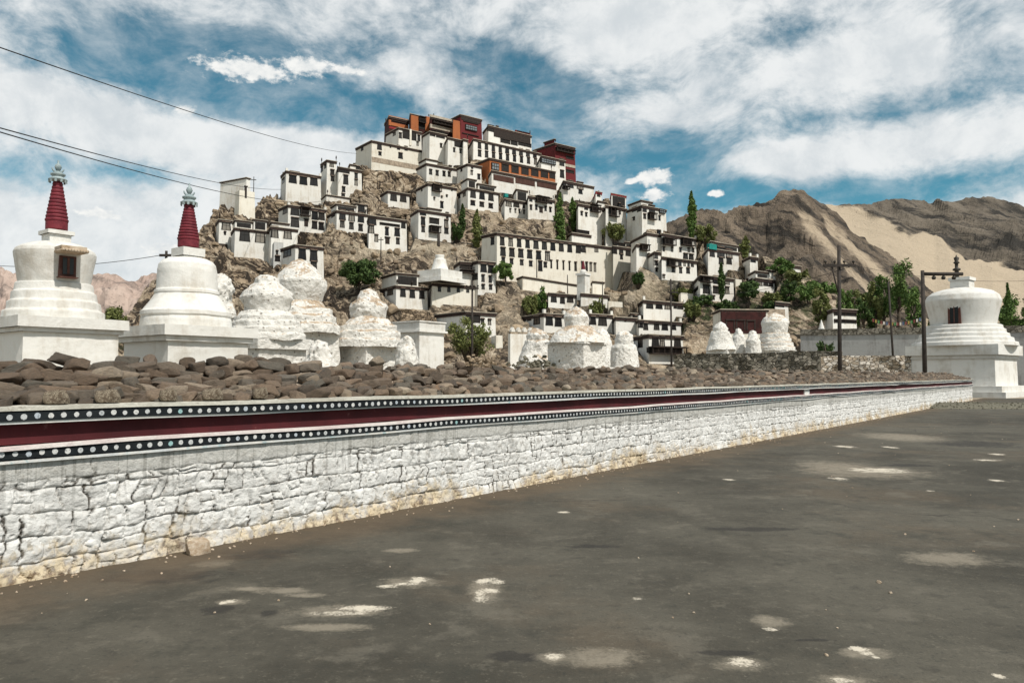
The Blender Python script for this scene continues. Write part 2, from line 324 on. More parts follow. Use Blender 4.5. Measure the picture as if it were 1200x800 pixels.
def window_meshes(w, h):
    w = max(.35, round(w*5)/5); h = max(.4, round(h*5)/5); k = (w, h)
    if k not in WCACHE:
        f = MB(); t = min(.24, w*.18); b = w/2+t*.5; a = w/2-t*.2; q = t+.02    # black surround, wider at its foot
        for (p0, p1, p2, p3) in (((-b,-h/2),(-b+t,-h/2),(-a+t*.9,h/2),(-a,h/2)), ((b-t,-h/2),(b,-h/2),(a,h/2),(a-t*.9,h/2))):
            f.add([(p[0],-.05,p[1]) for p in (p0,p1,p2,p3)]+[(p[0],.3,p[1]) for p in (p0,p1,p2,p3)], [(0,1,2,3),(7,6,5,4),(0,4,5,1),(1,5,6,2),(2,6,7,3),(3,7,4,0)])
        f.box(-a-.10, a+.10, -.20, .3, h/2+.002, h/2+.16); f.box(-a-.03, a+.03, -.12, .3, h/2+.163, h/2+.30, 1); f.box(-b+t+.002, b-t-.002, -.04, .3, -h/2, -h/2+.08)
        if w > .9:
            f.box(-.04, .04, -.045, .2, -h/2+.082, h/2-.002); f.box(-a+t*.9, -.042, -.042, .2, h*.12, h*.12+.07); f.box(.042, a-t*.9, -.042, .2, h*.12, h*.12+.07)
        g = MB(); g.box(-b+t*.6, b-t*.6, -.012, .25, -h/2+.03, h/2-.004, 0, .0)
        WCACHE[k] = (f.mesh('window', [M['frame'], M['lintel']]), g.mesh('pane', M['glass']))
    return WCACHE[k]
M['lintel'] = mottled('painted_lintel', (.10, .045, .03), (.30, .24, .18), 3)
def house(crop, x0, x1, x2, yt, yb, label, wins=(), swins=(), feats=(), tops=(), mat='white', sidemat=None, band='band', yaw=37, name='white_house', cat='house', group='white houses on the monastery hill', dd=0.0, depth=None, bandh=.55, bat=.025, corners=False, Wmin=3.5, d=None, FD=6.0, drop=0.0):
    ox, oy, sc = CROPS[crop]; px = lambda q: ox+q/sc; py = lambda q: oy+q/sc
    X0 = None if x0 is None else px(x0); X1, X2, YT, YB = px(x1), px(x2), py(yt), py(yb)
    if d is None: d = DH(YB)+dd
    P = at(X1, YB, d); phi = R(yaw); c, s = math.cos(phi), math.sin(phi); U = Vector((c, s, 0)); V = Vector((-s, c, 0)); Nn = Vector((s, -c, 0))
    k = ray(X2, (YT+YB)/2); k = k.x/k.y; L = (k*P.y-P.x)/(c-k*s)
    if X0 is None: nat = 6.0; k0 = None
    else:
        k0 = ray(X0, (YT+YB)/2); k0 = k0.x/k0.y; nat = (P.x-k0*P.y)/(s+k0*c)
    Wd = depth if depth else min(max(nat, Wmin+1), 13); sh = 0.0
    if k0 is not None and abs(Wd-nat) > .05: sh = (k0*(P.y+Wd*c)-P.x+Wd*s)/(Wd*(c-k0*s))   # plans are rarely square here
    sh = max(-.6, min(1.6, sh))
    def shear(mb): mb.v = [(x+sh*max(y, 0), y, z) for x, y, z in mb.v]; return mb
    Hh = at(X1, YT, d).z - P.z
    def uv(qx, qy):
        r = ray(px(qx), py(qy)); o = Vector((0, 0, EYE)); t = (P-o).dot(Nn)/r.dot(Nn); q = o+r*t-P; return q.dot(U), q.z
    def vv(qx, qy):                                     # on the left side face
        r = ray(px(qx), py(qy)); o = Vector((0, 0, EYE)); V2 = V+U*sh; N2 = Vector((-V2.y, V2.x, 0)); t = (P-o).dot(N2)/r.dot(N2); q = o+r*t-P; return q.dot(V), q.z
    root = thing(name, label, cat, P, phi, group)
    m = MB(); b = bat*FD; m.box(-b, L+b, -b, Wd+b, -FD, Hh-bandh-.08 if band else Hh, 0, bat); shear(m)
    wm = [M[mat]]
    m.build('wall', wm, root)
    y_t = bat*Hh
    if band:
        m = MB(); x_ = y_t-.16; m.box(x_, L-x_, x_, Wd-x_, Hh-bandh-.08, Hh-.12, 0); m.box(x_-.10, L-x_+.10, x_-.10, Wd-x_+.10, Hh-.118, Hh, 1)
        if corners:
            for q in (x_, L-x_-.5): m.box(q, q+.5, x_, x_+.5, Hh+.002, Hh+.6, 2)
        shear(m).build('roof', [M[band], M['roofearth'], M['white']], root)
    def addwin(w, side=False):
        cx, cy, ww, hh = w; ww *= 1.12; hh *= 1.08
        if not side:
            u0, z0 = uv(cx-ww/2, cy+hh/2); u1, z1 = uv(cx+ww/2, cy-hh/2)
        else:
            u1, z0 = vv(cx-ww/2, cy+hh/2); u0, z1 = vv(cx+ww/2, cy-hh/2)
        if u1 < u0: u0, u1 = u1, u0
        lim = (L if not side else Wd)-.15; u0 = max(u0, .12); u1 = min(u1, lim)
        if u1-u0 < .25: return
        wme, pme = window_meshes(u1-u0, z1-z0); yy = bat*z0*(1 if z0 > 0 else 1)
        uc = (u0+u1)/2; zc = (z0+z1)/2
        o = link('window', wme, root, (uc, yy, zc) if not side else (yy+sh*uc, uc, zc), 0 if not side else R(-90)-math.atan(sh)); link('pane', pme, o)
    for w in wins: addwin(w)
    for w in swins: addwin(w, True)
    for ft in feats:
        kind, a0, b0, a1, b1 = ft[:5]; u0, z1 = uv(a0, b0); u1, z0 = uv(a1, b1)
        if kind != 'tank': u0 = max(u0, .02 if kind != 'plinth' else -.3); u1 = min(u1, L-.02)
        yy = bat*z0; m = MB()
        if kind == 'balcony':
            m.box(u0, u1, yy-.06, yy+.4, z0, z1, 0); m.box(u0-.1, u1+.1, yy-.9, yy-.062, z0-.18, z0-.002, 1); hh = z1-z0
            n = max(2, int((u1-u0)/1.1)+1)
            for i in range(n): q = u0+(u1-u0)*i/(n-1); m.box(q-.07, q+.07, yy-.86, yy-.74, z0, z1+.0, 1)
            m.box(u0, u1, yy-.84, yy-.77, z0+.85, z0+.97, 1); m.box(u0-.15, u1+.15, yy-1.05, yy-.062, z1+.003, z1+.16, 1)
            for i in range(int((u1-u0)/.28)): q = u0+.14+i*.28; m.box(q-.03, q+.03, yy-.82, yy-.79, z0, z0+.85, 1)
            m.build('balcony', [M['frame'], M['darkwood']], root)
        elif kind == 'recess':
            m.box(u0, u1, yy-.05, yy+.4, z0, z1, 0); n = max(2, int((u1-u0)/1.5)+1)
            for i in range(n): q = u0+(u1-u0)*i/(n-1); m.box(q-.09, q+.09, yy-.13, yy-.052, z0, z1, 1)
            m.box(u0-.1, u1+.1, yy-.2, yy+.2, z1+.002, z1+.18, 1); m.build('loggia', [M['frame'], M['darkwood']], root)
        elif kind == 'glazed':
            m.box(u0-.08, u1+.08, yy-.30, yy+.4, z0-.1, z1+.1, 0); o = m.build('bay_window', M['frame'], root); m = MB(); n = max(3, int((u1-u0)/.7)); w_ = (u1-u0)/n; hh = (z1-z0)/2
            for i in range(n):
                for j in range(2): m.box(u0+i*w_+.09, u0+(i+1)*w_-.09, yy-.315, yy-.29, z0+j*hh+.12, z0+(j+1)*hh-.10)
            m.build('pane', M['paleglass'], o)
        elif kind == 'door':
            m.box(u0, u1, yy-.06, yy+.3, z0, z1, 0); m.box(u0-.15, u1+.15, yy-.2, yy+.2, z1+.002, z1+.22, 0); m.build('door', M['darkwood'], root)
        elif kind in ('panel', 'pillar', 'strip', 'cloth', 'patch'):
            pr = dict(panel=.06, pillar=.22, strip=.12, cloth=.35, patch=.035)[kind]; m.box(u0, u1, yy-pr, yy+.3, z0, z1, 0)
            m.build(dict(panel='screen_panel', pillar='pilaster', strip='cornice', cloth='cloth_screen', patch='masonry_patch')[kind], M[ft[5]], root)
    for tp in tops:                                     # raised rooms on the roof
        a0, a1, yt2 = tp[:3]; opt = tp[3] if len(tp) > 3 else {}
        u0, _ = uv(a0, yt); u1, _ = uv(a1, yt); _, z1 = uv((a0+a1)/2, yt2); u0 = max(u0, .05+y_t); u1 = min(u1, L-.05-y_t); sb = opt.get('set', .35)+y_t; dp = max(2.2, min(Wd-1, opt.get('dep', 4)))
        m = MB(); m.box(u0, u1, sb, sb+dp, Hh-.05, z1-.4, 0); rm = shear(m).build('roof_room', M[opt.get('mat', mat)], root)
        m = MB(); m.box(u0-.18, u1+.18, sb-.18, sb+dp+.18, z1-.4, z1-.1, 0); m.box(u0-.28, u1+.28, sb-.28, sb+dp+.28, z1-.098, z1, 1); shear(m).build('roof', [M[opt.get('band', 'band')], M['roofearth']], rm)
        if opt.get('open', True) and z1-Hh > 1.3:
            m = MB(); m.box(u0+.3, u1-.3, sb-.05, sb+.2, Hh+.25, z1-.55, 0); shear(m).build('window', M['frame'], rm)
    nx = HR.randint(1, 3) if band and (group == TG_ or HR.random() < .45) else 0
    for i in range(nx):                                 # slender flag poles on the parapet
        q = HR.choice([.06, .94, HR.random()])*L; y_ = HR.choice([.3, Wd-.6]); hh = HR.uniform(.9, 1.7); m = MB(); m.tube([(q, y_, Hh-.1), (q+.03, y_, Hh+hh)], [.07, .045], 6); m.tube([(q, y_, Hh+hh*.5), (q+.02, y_, Hh+hh*.95)], [.17, .12], 6); shear(m).build('flag_pole', M['darkwood'], root)
    if band and HR.random() < .4:                       # fodder and firewood stacked on the roof edge
        q = HR.uniform(.1, .6)*L; w_ = min(L*.35, HR.uniform(1.2, 3)); m = MB(); m.box(q, q+w_, y_t+.4, y_t+1.3, Hh-.1, Hh+HR.uniform(.25, .5), 0, .2); shear(m).build('firewood_stack', M['firewood'], root)
    FOOT.append((P.copy(), c, s, L, Wd, P.z-drop, sh))
    return root
M['darkmaroon'] = mottled('dark_maroon_timber', (.022, .008, .007), (.055, .016, .014), 1.5)
M['paleglass'] = mottled('reflecting_glass', (.10, .12, .13), (.22, .24, .25), 1.0, .3)
H = house
TG = 'temple blocks crowning the monastery hill'
# ---- A: western summit
H('A',375,415,592,118,305,'orange painted temple wing with dark gallery at the left end of the summit',feats=[('strip',418,135,588,150,'orange'),('recess',440,158,586,196),('pillar',416,152,434,205,'orange'),('strip',418,197,588,207,'orange'),('panel',420,209,586,262,'redroof')],mat='darkmaroon',name='temple',cat='temple',group=TG,dd=2,depth=7)
H('A',590,600,775,95,255,'tall orange temple tower with dark balcony between two orange piers',feats=[('pillar',608,112,672,258,'orange'),('pillar',734,122,774,262,'orange'),('balcony',676,128,730,185),('recess',676,192,730,240)],mat='darkmaroon',name='temple',cat='temple',group=TG,depth=7)
H('A',770,776,978,122,300,'dark timber temple gallery between two orange piers on the summit',feats=[('strip',780,140,972,150,'roofearth'),('balcony',800,158,965,215),('strip',780,222,972,232,'roofearth'),('recess',790,242,970,290)],mat='darkmaroon',name='temple',cat='temple',group=TG,depth=6,wins=row(2,850,190,930,200,26,40))
H('A',968,976,1042,150,330,'narrow orange pier block beside the dark red assembly hall',mat='orange',name='temple',cat='temple',group=TG,depth=6,band=None)
H('A',905,1042,1235,103,335,'dark red assembly hall with carved bay window at the top of the hill',feats=[('strip',1050,148,1220,158,'darkwood'),('recess',1072,165,1200,185),('glazed',1088,195,1185,256),('recess',1060,270,1200,305)],mat='maroon',name='temple',cat='temple',group=TG,dd=3)
H('A',385,500,705,217,395,'white summit house with wide dark loggia split by a pale post',feats=[('recess',540,238,655,338),('pillar',597,235,612,380,'cream')],wins=[(518,293,22,40),(680,315,22,42),(668,365,16,26)],swins=[(462,280,20,34)])
H('A',705,770,925,250,505,'white summit block with dark balcony corner under the timber gallery',feats=[('recess',780,265,822,300),('recess',835,245,905,320)],wins=[(875,382,16,30)],mat='white')
H('A',905,930,1108,302,545,'tall white summit block with one wide dark window above two small ones',feats=[('recess',995,325,1065,400)],wins=[(990,420,14,28),(1045,430,14,28)])
H('B',60,108,702,315,500,'long white monastery block with two rows of nine small windows',wins=row(9,165,380,650,460,26,46)+row(9,165,450,655,522,24,42),depth=8,name='monastery_block',cat='monastery')
H('A',120,262,768,330,600,'long white wall block on rock at the far left of the summit',wins=[(336,385,34,48),(340,452,20,24),(432,388,12,16),(503,398,20,28),(569,406,20,28),(520,470,34,36)],swins=[(178,410,16,34)],feats=[('patch',268,475,700,600,'stonewall')],mat='cream',name='monastery_block',cat='monastery',depth=9)
# ---- B: eastern summit
H('B',190,240,622,200,400,'white upper house with dark loggias and a maroon framed bay on the summit ridge',feats=[('recess',232,195,292,262),('recess',375,235,445,288),('panel',482,240,612,300,'maroon'),('recess',495,250,540,290),('recess',550,262,600,300),('strip',290,298,612,306,'darkwood'),('recess',350,318,430,368),('recess',440,332,495,382),('recess',505,345,615,398)],wins=[(322,235,18,40)],depth=6,dd=2)
H('B',630,826,1010,352,690,'dark red square temple with overhanging roof at the right end of the summit',feats=[('balcony',835,395,990,455),('recess',925,470,990,505),('strip',830,540,1005,555,'roofearth'),('recess',925,590,990,625)],tops=[(770,835,308,{'mat':'maroon','open':False})],mat='maroon',name='temple',cat='temple',group=TG,depth=9,dd=19,FD=11)
H('B',672,702,920,462,690,'white tower house with one broad lattice window in front of the dark red temple',feats=[('glazed',706,488,828,550)],wins=[(888,528,34,46),(888,630,30,54)],depth=6,dd=15,FD=10)
H('B',115,252,832,484,690,'orange temple front with seven dark windows between orange piers',feats=[('glazed',270,530,330,598)]+[('recess',x,540+(x-360)*.155,x+58,612+(x-360)*.155) for x in (360,447,534,620,704)]+[('recess',780,612,825,672)],mat='orange',name='temple',cat='temple',group=TG,depth=7,dd=1)
H('B',240,268,842,592,790,'white gallery with three long brown screens below the orange temple front',feats=[('panel',287,628,465,712,'brownpanel'),('panel',480,652,650,738,'brownpanel'),('panel',668,676,838,768,'brownpanel')],depth=5,name='monastery_block',cat='monastery')
H('F',-30,0,270,84,250,'white house with square windows just below the dark red temple',wins=[(65,122,46,44),(150,135,46,46),(152,187,30,26),(10,125,30,40)],feats=[('balcony',0,140,40,165)],depth=6)
# ---- second tier
H('A',655,745,1015,530,695,'white house with four small windows and dark roof rooms below the long left block',wins=[(783,612,20,38),(840,622,20,34),(900,628,24,34),(946,632,20,34),(957,580,20,32)],tops=[(750,850,497),(855,945,545)],depth=6)
H('A',1012,1105,1230,535,705,'small white corner house with paired windows under the long windowed block',wins=[(1147,565,14,28),(1143,618,16,30),(1205,655,20,32)],swins=[(1050,590,14,38)],depth=5)
H('D',800,905,1165,32,285,'tall blank white house with hanging dark balcony high on its front',wins=[(1120,97,12,14),(1030,228,22,42),(1030,160,12,14),(1075,150,10,12),(965,175,14,18)],feats=[('balcony',945,50,1015,110)],swins=[(850,95,12,30)],depth=7)
H('E',115,210,482,145,345,'white house with three large windows over three small and a corner bay on its roof',wins=row(3,258,205,415,232,40,58)+row(3,255,287,412,312,32,32),swins=[(178,212,20,40),(133,225,14,40)],tops=[(205,290,68),(310,460,120)],depth=7)
H('E',500,532,740,240,410,'white house with low dark roofline between the corner bay house and the balcony house',wins=[(570,292,42,36),(637,298,42,38),(702,308,18,38),(583,352,12,26),(628,354,12,26),(663,358,12,26),(703,366,12,26)],tops=[(640,745,165)],feats=[('cloth',500,195,560,235,'teal')],depth=6)
H('E',720,738,972,218,420,'white house with dark timber balcony hung in the middle of its front',wins=[(765,248,24,40),(765,325,18,34),(812,325,16,34),(935,270,24,36),(893,335,16,30),(935,345,16,34)],feats=[('balcony',805,225,905,285),('door',838,320,868,370)],depth=6)
H('F',105,130,372,285,480,'rounded white house with dark balcony roof behind the poplar trees',wins=[(203,320,26,42),(163,378,18,26),(203,388,14,24),(350,348,16,28),(382,352,10,16)],feats=[('balcony',238,300,310,365)],tops=[(308,366,262,{'open':False})],depth=6)
H('F',362,372,556,300,450,'white house with deep dark balcony and red edged roof room',wins=[(497,306,14,24),(497,368,14,24),(530,340,18,30)],feats=[('balcony',400,325,470,405)],tops=[(425,560,205,{'band':'redroof'})],depth=6)
H('F',555,690,906,300,505,'tall white house with hanging lattice balcony on the right shoulder of the hill',wins=[(715,335,28,44),(715,403,18,32),(845,418,16,30),(780,340,44,50)],swins=[(665,338,34,46),(622,342,34,40),(618,425,14,30)],feats=[('balcony',742,372,800,430),('glazed',842,335,888,378)],tops=[(695,790,262,{'dep':6})],depth=6)
H('D',490,555,748,98,250,'small square white house with two big windows set among the golden rocks',wins=[(608,155,48,62),(692,168,48,56)],depth=5,dd=1)
H('D',750,822,1112,262,530,'white house with a central dark recess between two bays of stacked windows',wins=[(867,288,42,46),(867,370,32,52),(867,440,28,42),(1080,325,20,46),(1070,392,30,52),(1070,455,28,42)],feats=[('recess',925,340,1003,395),('balcony',920,412,1005,470)],tops=[(915,1030,252)],depth=6)
# ---- left flank
H('C',130,362,402,206,408,'plain windowless white block standing alone on the left crag',yaw=62,depth=9,bandh=.25,dd=-6)
H('C',262,300,440,318,452,'ruined roofless wall stub below the lone white block',mat='cream',band=None,name='ruined_wall',cat='ruin',group=None,depth=3,dd=-9,feats=[('door',352,290,368,390)])
H('C',660,706,1022,146,425,'white house with three square windows in one row near the left crag',wins=[(772,226,62,52),(865,240,60,54),(957,248,58,54)],swins=[(685,240,18,50)],corners=True,depth=6)
H('C',1010,1066,1158,52,300,'slim white tower house with three windows one above the other',wins=[(1113,96,30,34),(1118,170,28,44),(1118,222,26,32)],swins=[(1022,140,16,50),(1052,115,14,36)],depth=5)
H('A',-50,-30,182,560,790,'white house with dark roof loggia beside the slim tower house',wins=[(150,585,24,34),(131,648,26,44),(130,704,24,40),(40,680,34,70),(20,765,24,36)],feats=[('recess',-25,575,70,625)],tops=[(80,135,540)],depth=6)
H('C',640,726,1066,445,675,'white house with two bays either side of a dark timber balcony on the left slope',wins=[(790,502,66,66),(790,605,60,66),(965,545,46,56),(1024,552,44,54),(962,630,40,56),(1020,640,40,54)],swins=[(700,500,36,66)],feats=[('balcony',836,470,913,548),('door',872,575,905,640)],corners=True,depth=6)
H('C',92,120,248,572,790,'narrow white house at the far left edge of the rocks',wins=[(188,638,72,50),(177,700,16,18)],depth=6)
H('C',226,256,580,645,905,'broad white house with two wide windows and a dark roof storey on the left rocks',wins=[(351,722,76,78),(486,735,76,80)],tops=[(255,420,582),(430,545,575)],depth=7)
H('C',545,576,816,635,880,'white house with two tall dark windows joined to the broad left house',wins=[(610,690,64,76),(727,706,62,74)],tops=[(590,740,600)],depth=6)
H('G',660,786,1046,120,420,'white house with tilted roofline standing lowest on the left rocks',wins=[(855,210,58,80),(955,225,54,76),(955,325,52,78)],swins=[(718,200,58,76)],depth=7,dd=-4)
H('G',585,600,692,98,300,'little grey annex with two small windows beside the lowest left house',wins=[(633,203,18,40),(637,250,40,34)],mat='grey',band=None,depth=4,dd=-1)
H('D',25,106,384,270,450,'white house with two rows of three windows and a dark roof terrace',wins=row(3,160,318,322,340,44,64)+[(330,264,48,56)]+row(3,158,397,318,428,32,46),swins=[(76,312,26,56)],tops=[(285,384,213,{'open':False}),(110,280,222)],depth=7)
H('D',372,386,726,312,612,'tall white house with scattered windows above the sandy path',wins=[(425,366,58,56),(412,440,42,60),(456,520,28,48),(550,460,30,54),(640,468,38,54),(645,546,26,46),(695,402,30,50)],feats=[('door',535,510,572,568),('recess',490,382,660,420)],tops=[(660,728,356,{'open':False})],depth=7)
# ---- middle
H('E',325,465,1488,538,830,'huge white college building with two rows of black windows and narrow slits',wins=row(10,515,620,1180,690,34,58)+[(1230,688,28,50),(1340,686,28,50),(1195,683,28,50)]+row(6,520,712,910,752,36,62)+[(522,785,26,40),(594,798,24,40),(683,808,24,40),(762,818,22,40),(845,838,32,76),(890,828,26,40)]+row(5,942,822,1155,842,14,64)+row(4,1215,838,1325,850,14,64),swins=[(424,620,24,60)],mat='cream',name='monastery_block',cat='monastery',group=None,depth=5,yaw=35,drop=3.0,FD=8)
H('F',430,436,622,655,880,'white annex with three dark windows at the right end of the huge college building',wins=[(455,700,30,50),(510,706,30,54),(570,712,36,64),(512,757,22,32)],feats=[('recess',450,630,545,660)],tops=[(545,605,620)],mat='cream',depth=8,dd=17)
H('F',30,75,242,540,615,'low house with wide dark opening behind the huge college building',feats=[('recess',118,520,225,572)],depth=4,dd=5)
H('F',590,735,866,540,760,'white house with grey gable side stepping down the right shoulder',wins=[(845,548,18,36)],swins=[(786,548,20,40),(720,562,34,46)],feats=[('patch',745,600,760,700,'grey')],depth=9)
H('F',855,862,1166,545,735,'white house with two big hanging balconies near the tall poplar',wins=row(4,880,690,1100,700,16,30)+[(1140,700,16,30)],feats=[('balcony',868,592,966,655),('balcony',1030,595,1132,660)],depth=7,corners=True)
H('F',605,640,740,640,840,'white house with black balcony squeezed beside the grey sided house',feats=[('balcony',672,650,735,700)],wins=[(790,690,24,38)],depth=6)
H('J',722,800,858,32,238,'narrow white tower house with dark grey left side above the slope',wins=[(818,76,22,36),(818,140,20,34),(818,200,16,26)],swins=[(740,75,14,30)],depth=6)
H('J',850,862,1172,75,285,'long white house with many small windows and a hanging timber balcony',wins=[(1025,140,22,40),(1065,145,16,30),(1100,148,18,36),(1133,148,18,36),(1080,80,24,36),(1130,86,28,34),(1030,203,20,36),(1095,206,24,36),(965,200,20,34),(880,258,14,24)],feats=[('balcony',908,105,986,165)],depth=7)
H('H',480,626,908,328,535,'white house with three windows and a glazed upper storey above the stupas',wins=[(690,398,42,60),(772,408,42,58),(856,416,40,58)],swins=[(575,394,42,58),(515,405,24,64)],tops=[(640,832,225,{'dep':7})],depth=8)
H('H',900,944,1345,305,495,'white chapel with four tiny windows and a brown edged roof carrying a stupa',wins=row(4,1010,368,1258,376,20,34),mat='cream',name='chapel',cat='chapel',group=None,depth=9,corners=False)
H('I',85,300,456,112,395,'white three storey house with paired windows and a side balcony near the huge college building',wins=[(351,183,46,62),(416,192,44,60),(345,273,26,52),(408,281,26,50),(345,347,22,36),(411,351,20,36)],swins=[(272,262,40,56)],depth=9,yaw=30)
H('I',85,142,300,118,385,'white house with dark glazed balcony left of the paired window house',feats=[('recess',148,150,298,195),('balcony',145,200,300,225)],wins=[(262,250,0.1,0.1)],depth=6,yaw=30,mat='white')
H('I',640,690,1235,248,375,'long low cream terrace wall with dark coping below the huge college building',mat='cream',band='band',bandh=.3,name='terrace_wall',cat='wall',group=None,depth=3,yaw=50)
H('I',905,915,1166,392,530,'small white house with three windows below the terrace wall',wins=[(964,445,44,58),(1040,448,32,76),(1108,458,46,46)],depth=6)
H('J',132,156,390,396,510,'plain white windowless box house with dark roof edge under the terrace wall',depth=6)
H('J',245,256,356,290,395,'small cream hut with dark roof line under the long facade',mat='cream',depth=4,band='band',bandh=.3)
H('I',690,876,1062,572,745,'white house with two windows and a bluish shaded side with three more',wins=[(925,645,50,68),(1004,655,50,66)],swins=[(814,642,52,70),(748,626,28,32),(705,628,26,30)],depth=8,corners=True)
H('I',-80,190,458,556,780,'white house with a dark doorway and two small windows behind the willow bush',wins=[(341,652,24,44),(402,656,24,42)],feats=[('recess',195,585,315,660)],depth=9)
H('J',655,702,1068,455,590,'white house with five windows in a row beside the tall utility pole',wins=[(758,505,52,50),(840,508,50,50),(914,512,44,48),(982,515,24,38),(1026,516,38,38)],swins=[(682,502,20,46)],depth=6,corners=True)
H('J',600,663,1032,628,760,'white house with a blue tinted corner and four windows below the five windowed house',wins=[(681,681,30,36),(723,695,36,50),(818,695,42,48),(890,698,42,46),(966,700,40,40)],depth=6,corners=True)
H('Q',845,962,1206,306,520,'lowest white house with long dark balcony band behind the utility pole',wins=[(1010,365,44,66),(1058,366,28,64),(1165,372,40,56)],swins=[(900,370,34,64)],feats=[('balcony',958,402,1200,445)],depth=8)
H('J',200,232,430,575,745,'white house with two windows behind the round whitewashed stupa',wins=[(262,643,44,60),(345,648,62,62)],depth=6,corners=True)
H('J',425,460,656,603,760,'white house with a narrow raised bay and tiny windows beside the dirt slope',wins=[(502,630,16,18),(636,612,18,20),(545,640,14,18)],tops=[(602,656,572,{'open':False})],depth=6)
# ---- right flank
H('K',320,372,642,225,405,'white house with green cloth on its roof below the poplar',wins=[(410,275,36,50),(486,272,56,70),(558,286,50,56),(487,345,34,40),(557,346,38,40)],tops=[(440,640,188),(400,478,168,{'open':False,'dep':3})],feats=[('cloth',375,190,440,247,'teal')],depth=7)
H('K',672,738,806,300,372,'tiny white house with a single window right of the green cloth house',wins=[(766,333,38,32)],depth=4,corners=True)
H('K',655,790,956,487,612,'white house with stepped terrace roof and three front windows on the right slope',wins=[(826,532,34,46),(878,538,34,42),(922,540,28,44)],swins=[(747,530,32,48),(702,530,28,50)],tops=[(795,905,430),(905,953,418,{'open':False})],depth=9,corners=True)
H('K',240,302,598,460,688,'white house with wide dark balcony half hidden by a dark cypress',wins=[(358,594,52,56),(445,600,50,48),(540,602,34,50),(338,665,12,24),(378,668,12,24),(420,668,14,24),(540,520,36,46),(450,515,50,44)],swins=[(268,598,40,58)],feats=[('balcony',305,482,388,528)],depth=8)
H('L',952,960,1075,172,245,'little white hut with one dark window above the big stepped stupa',wins=[(1000,206,60,26)],depth=4,d=125)
H('L',410,486,900,238,462,'open fronted maroon shrine hall with white end pillar and flat pale roof',feats=[('panel',488,262,880,455,'darkmaroon'),('recess',530,340,600,420),('recess',620,342,690,422),('recess',710,345,780,425)],mat='cream',bandh=.25,name='shrine_hall',cat='shrine',group=None,d=104,yaw=8,depth=6)
H('L',845,860,1052,236,430,'bare earthen block behind the big stepped stupa on the right',mat='stonewall',band=None,name='earth_building',cat='building',group=None,d=108,depth=6,yaw=15)
H('Z',966,976,1004,361,392,'white building with two dark window bands beyond the grey retaining wall',feats=[('recess',978,366,1003,370.5),('recess',978,375,1003,379)],d=112,depth=6,yaw=25,group=None)
H('D',-25,18,222,132,205,'low white block with a sloping top under the slim tower house',depth=5,wins=[(168,150,24,30)],bandh=.3)
H('P',955,988,1032,342,425,'stepped white wall block right of the house with a dark doorway',depth=4,band=None,name='wall_block',cat='wall',group=None,mat='cream')
H('F',268,285,335,178,245,'small house with a dark red roof edge below the dark red square temple',depth=5,band='redroof',wins=[(310,215,22,26)])
H('J',655,664,950,588,630,'low dark timber shed wall between the five windowed and four windowed houses',depth=3,mat='darkwood',band=None,name='shed',cat='shed',group=None,dd=2)
H('J',385,396,520,468,520,'low pale garden wall on the slope below the plain box house',depth=2,band=None,name='garden_wall',cat='wall',group=None,mat='cream')
H('J',1010,1030,1140,395,450,'pale ruined wall beneath the long many windowed house',depth=3,band=None,name='ruined_wall',cat='ruin',group=None,mat='cream')
H('K',598,612,668,500,560,'small pale ruin between the balcony house and the stepped terrace house',depth=3,band=None,name='ruined_wall',cat='ruin',group=None,mat='cream')
H('K',1062,1075,1180,372,395,'pale low building at the right end of the hillside houses',depth=4,wins=[(1120,384,30,14)])
H('B',-20,20,62,318,520,'white corner block left of the long windowed monastery block',depth=6)
# ------------------------------------------------------------------ ground, hill, mountains
def interp(tab, x): t = np.array(tab, float); return np.interp(x, t[:, 0], t[:, 1])
ZROW = math.cos(PITCH)
def zrow(y, d):                                     # height of pixel row y at depth d (near the picture's middle column)
    r_y = FPX*math.cos(PITCH)-(400-y)*math.sin(PITCH); r_z = FPX*math.sin(PITCH)+(400-y)*math.cos(PITCH); return EYE + r_z/r_y*d
def polar_grid(pxs, ds):
    k = (pxs-600)/(FPX*math.cos(PITCH)); X = k[None, :]*ds[:, None]; Y = np.repeat(ds[:, None], len(pxs), 1); return X, Y
def attr(me, name, vals):
    a = me.attributes.new(name, 'FLOAT', 'POINT'); a.data.foreach_set('value', np.asarray(vals, float).ravel())
def smooth(a, b, x): t = np.clip((x-a)/(b-a), 0, 1); return t*t*(3-2*t)
# --- the hill
pxs = np.arange(-330, 1500, 1.9); ds = np.concatenate([np.arange(93, 232, .42), np.arange(232, 420, 4)])
HX, HY = polar_grid(pxs, ds)
yc = interp(CREST, pxs); dc = D0+(Y0-yc)*KD
yrow = Y0-(np.minimum(HY, dc[None, :])-D0)/KD
HZ = zrow(yrow, np.minimum(HY, dc[None, :])); HZ = HZ-np.maximum(0, HY-dc[None, :]-22*np.exp(-((pxs-580)/110.)**4)[None, :])*.75
HZ = np.where(HY < D0, -.6+(HZ+.6)*0-0*HZ+ (HY-93)/(D0-93)*.5, HZ)
steep = smooth(D0, D0+12, HY)
leftrock = np.exp(-((pxs-330)/120.)**2)[None, :]*np.ones_like(HX)
q1 = ridged(HX*.055+HY*.035, HY*.05-HX*.02, HZ*.09, 5, 3); q2 = ridged(HX*.22+HZ*.16, HY*.20, HZ*.42-HX*.10, 5, 9); wv_ = 5*fbm(HX*.09, HY*.09, HZ*.09, 3, 41); AA = .62*HX+.72*HZ+.12*HY+wv_; BB = .7*HX-.7*HZ; q4 = ridged(AA*.28, BB*.06, HY*.06, 4, 51)
q3 = fbm(HX*.7, HY*.7, HZ*.7, 4, 5)
HZ = HZ + steep*((.8+1.9*leftrock)*(q1-.6) + (.45+1.1*leftrock)*(q2-.5) + (.5+.9*leftrock)*(q4-.5) + .2*q3)
near_y = HY
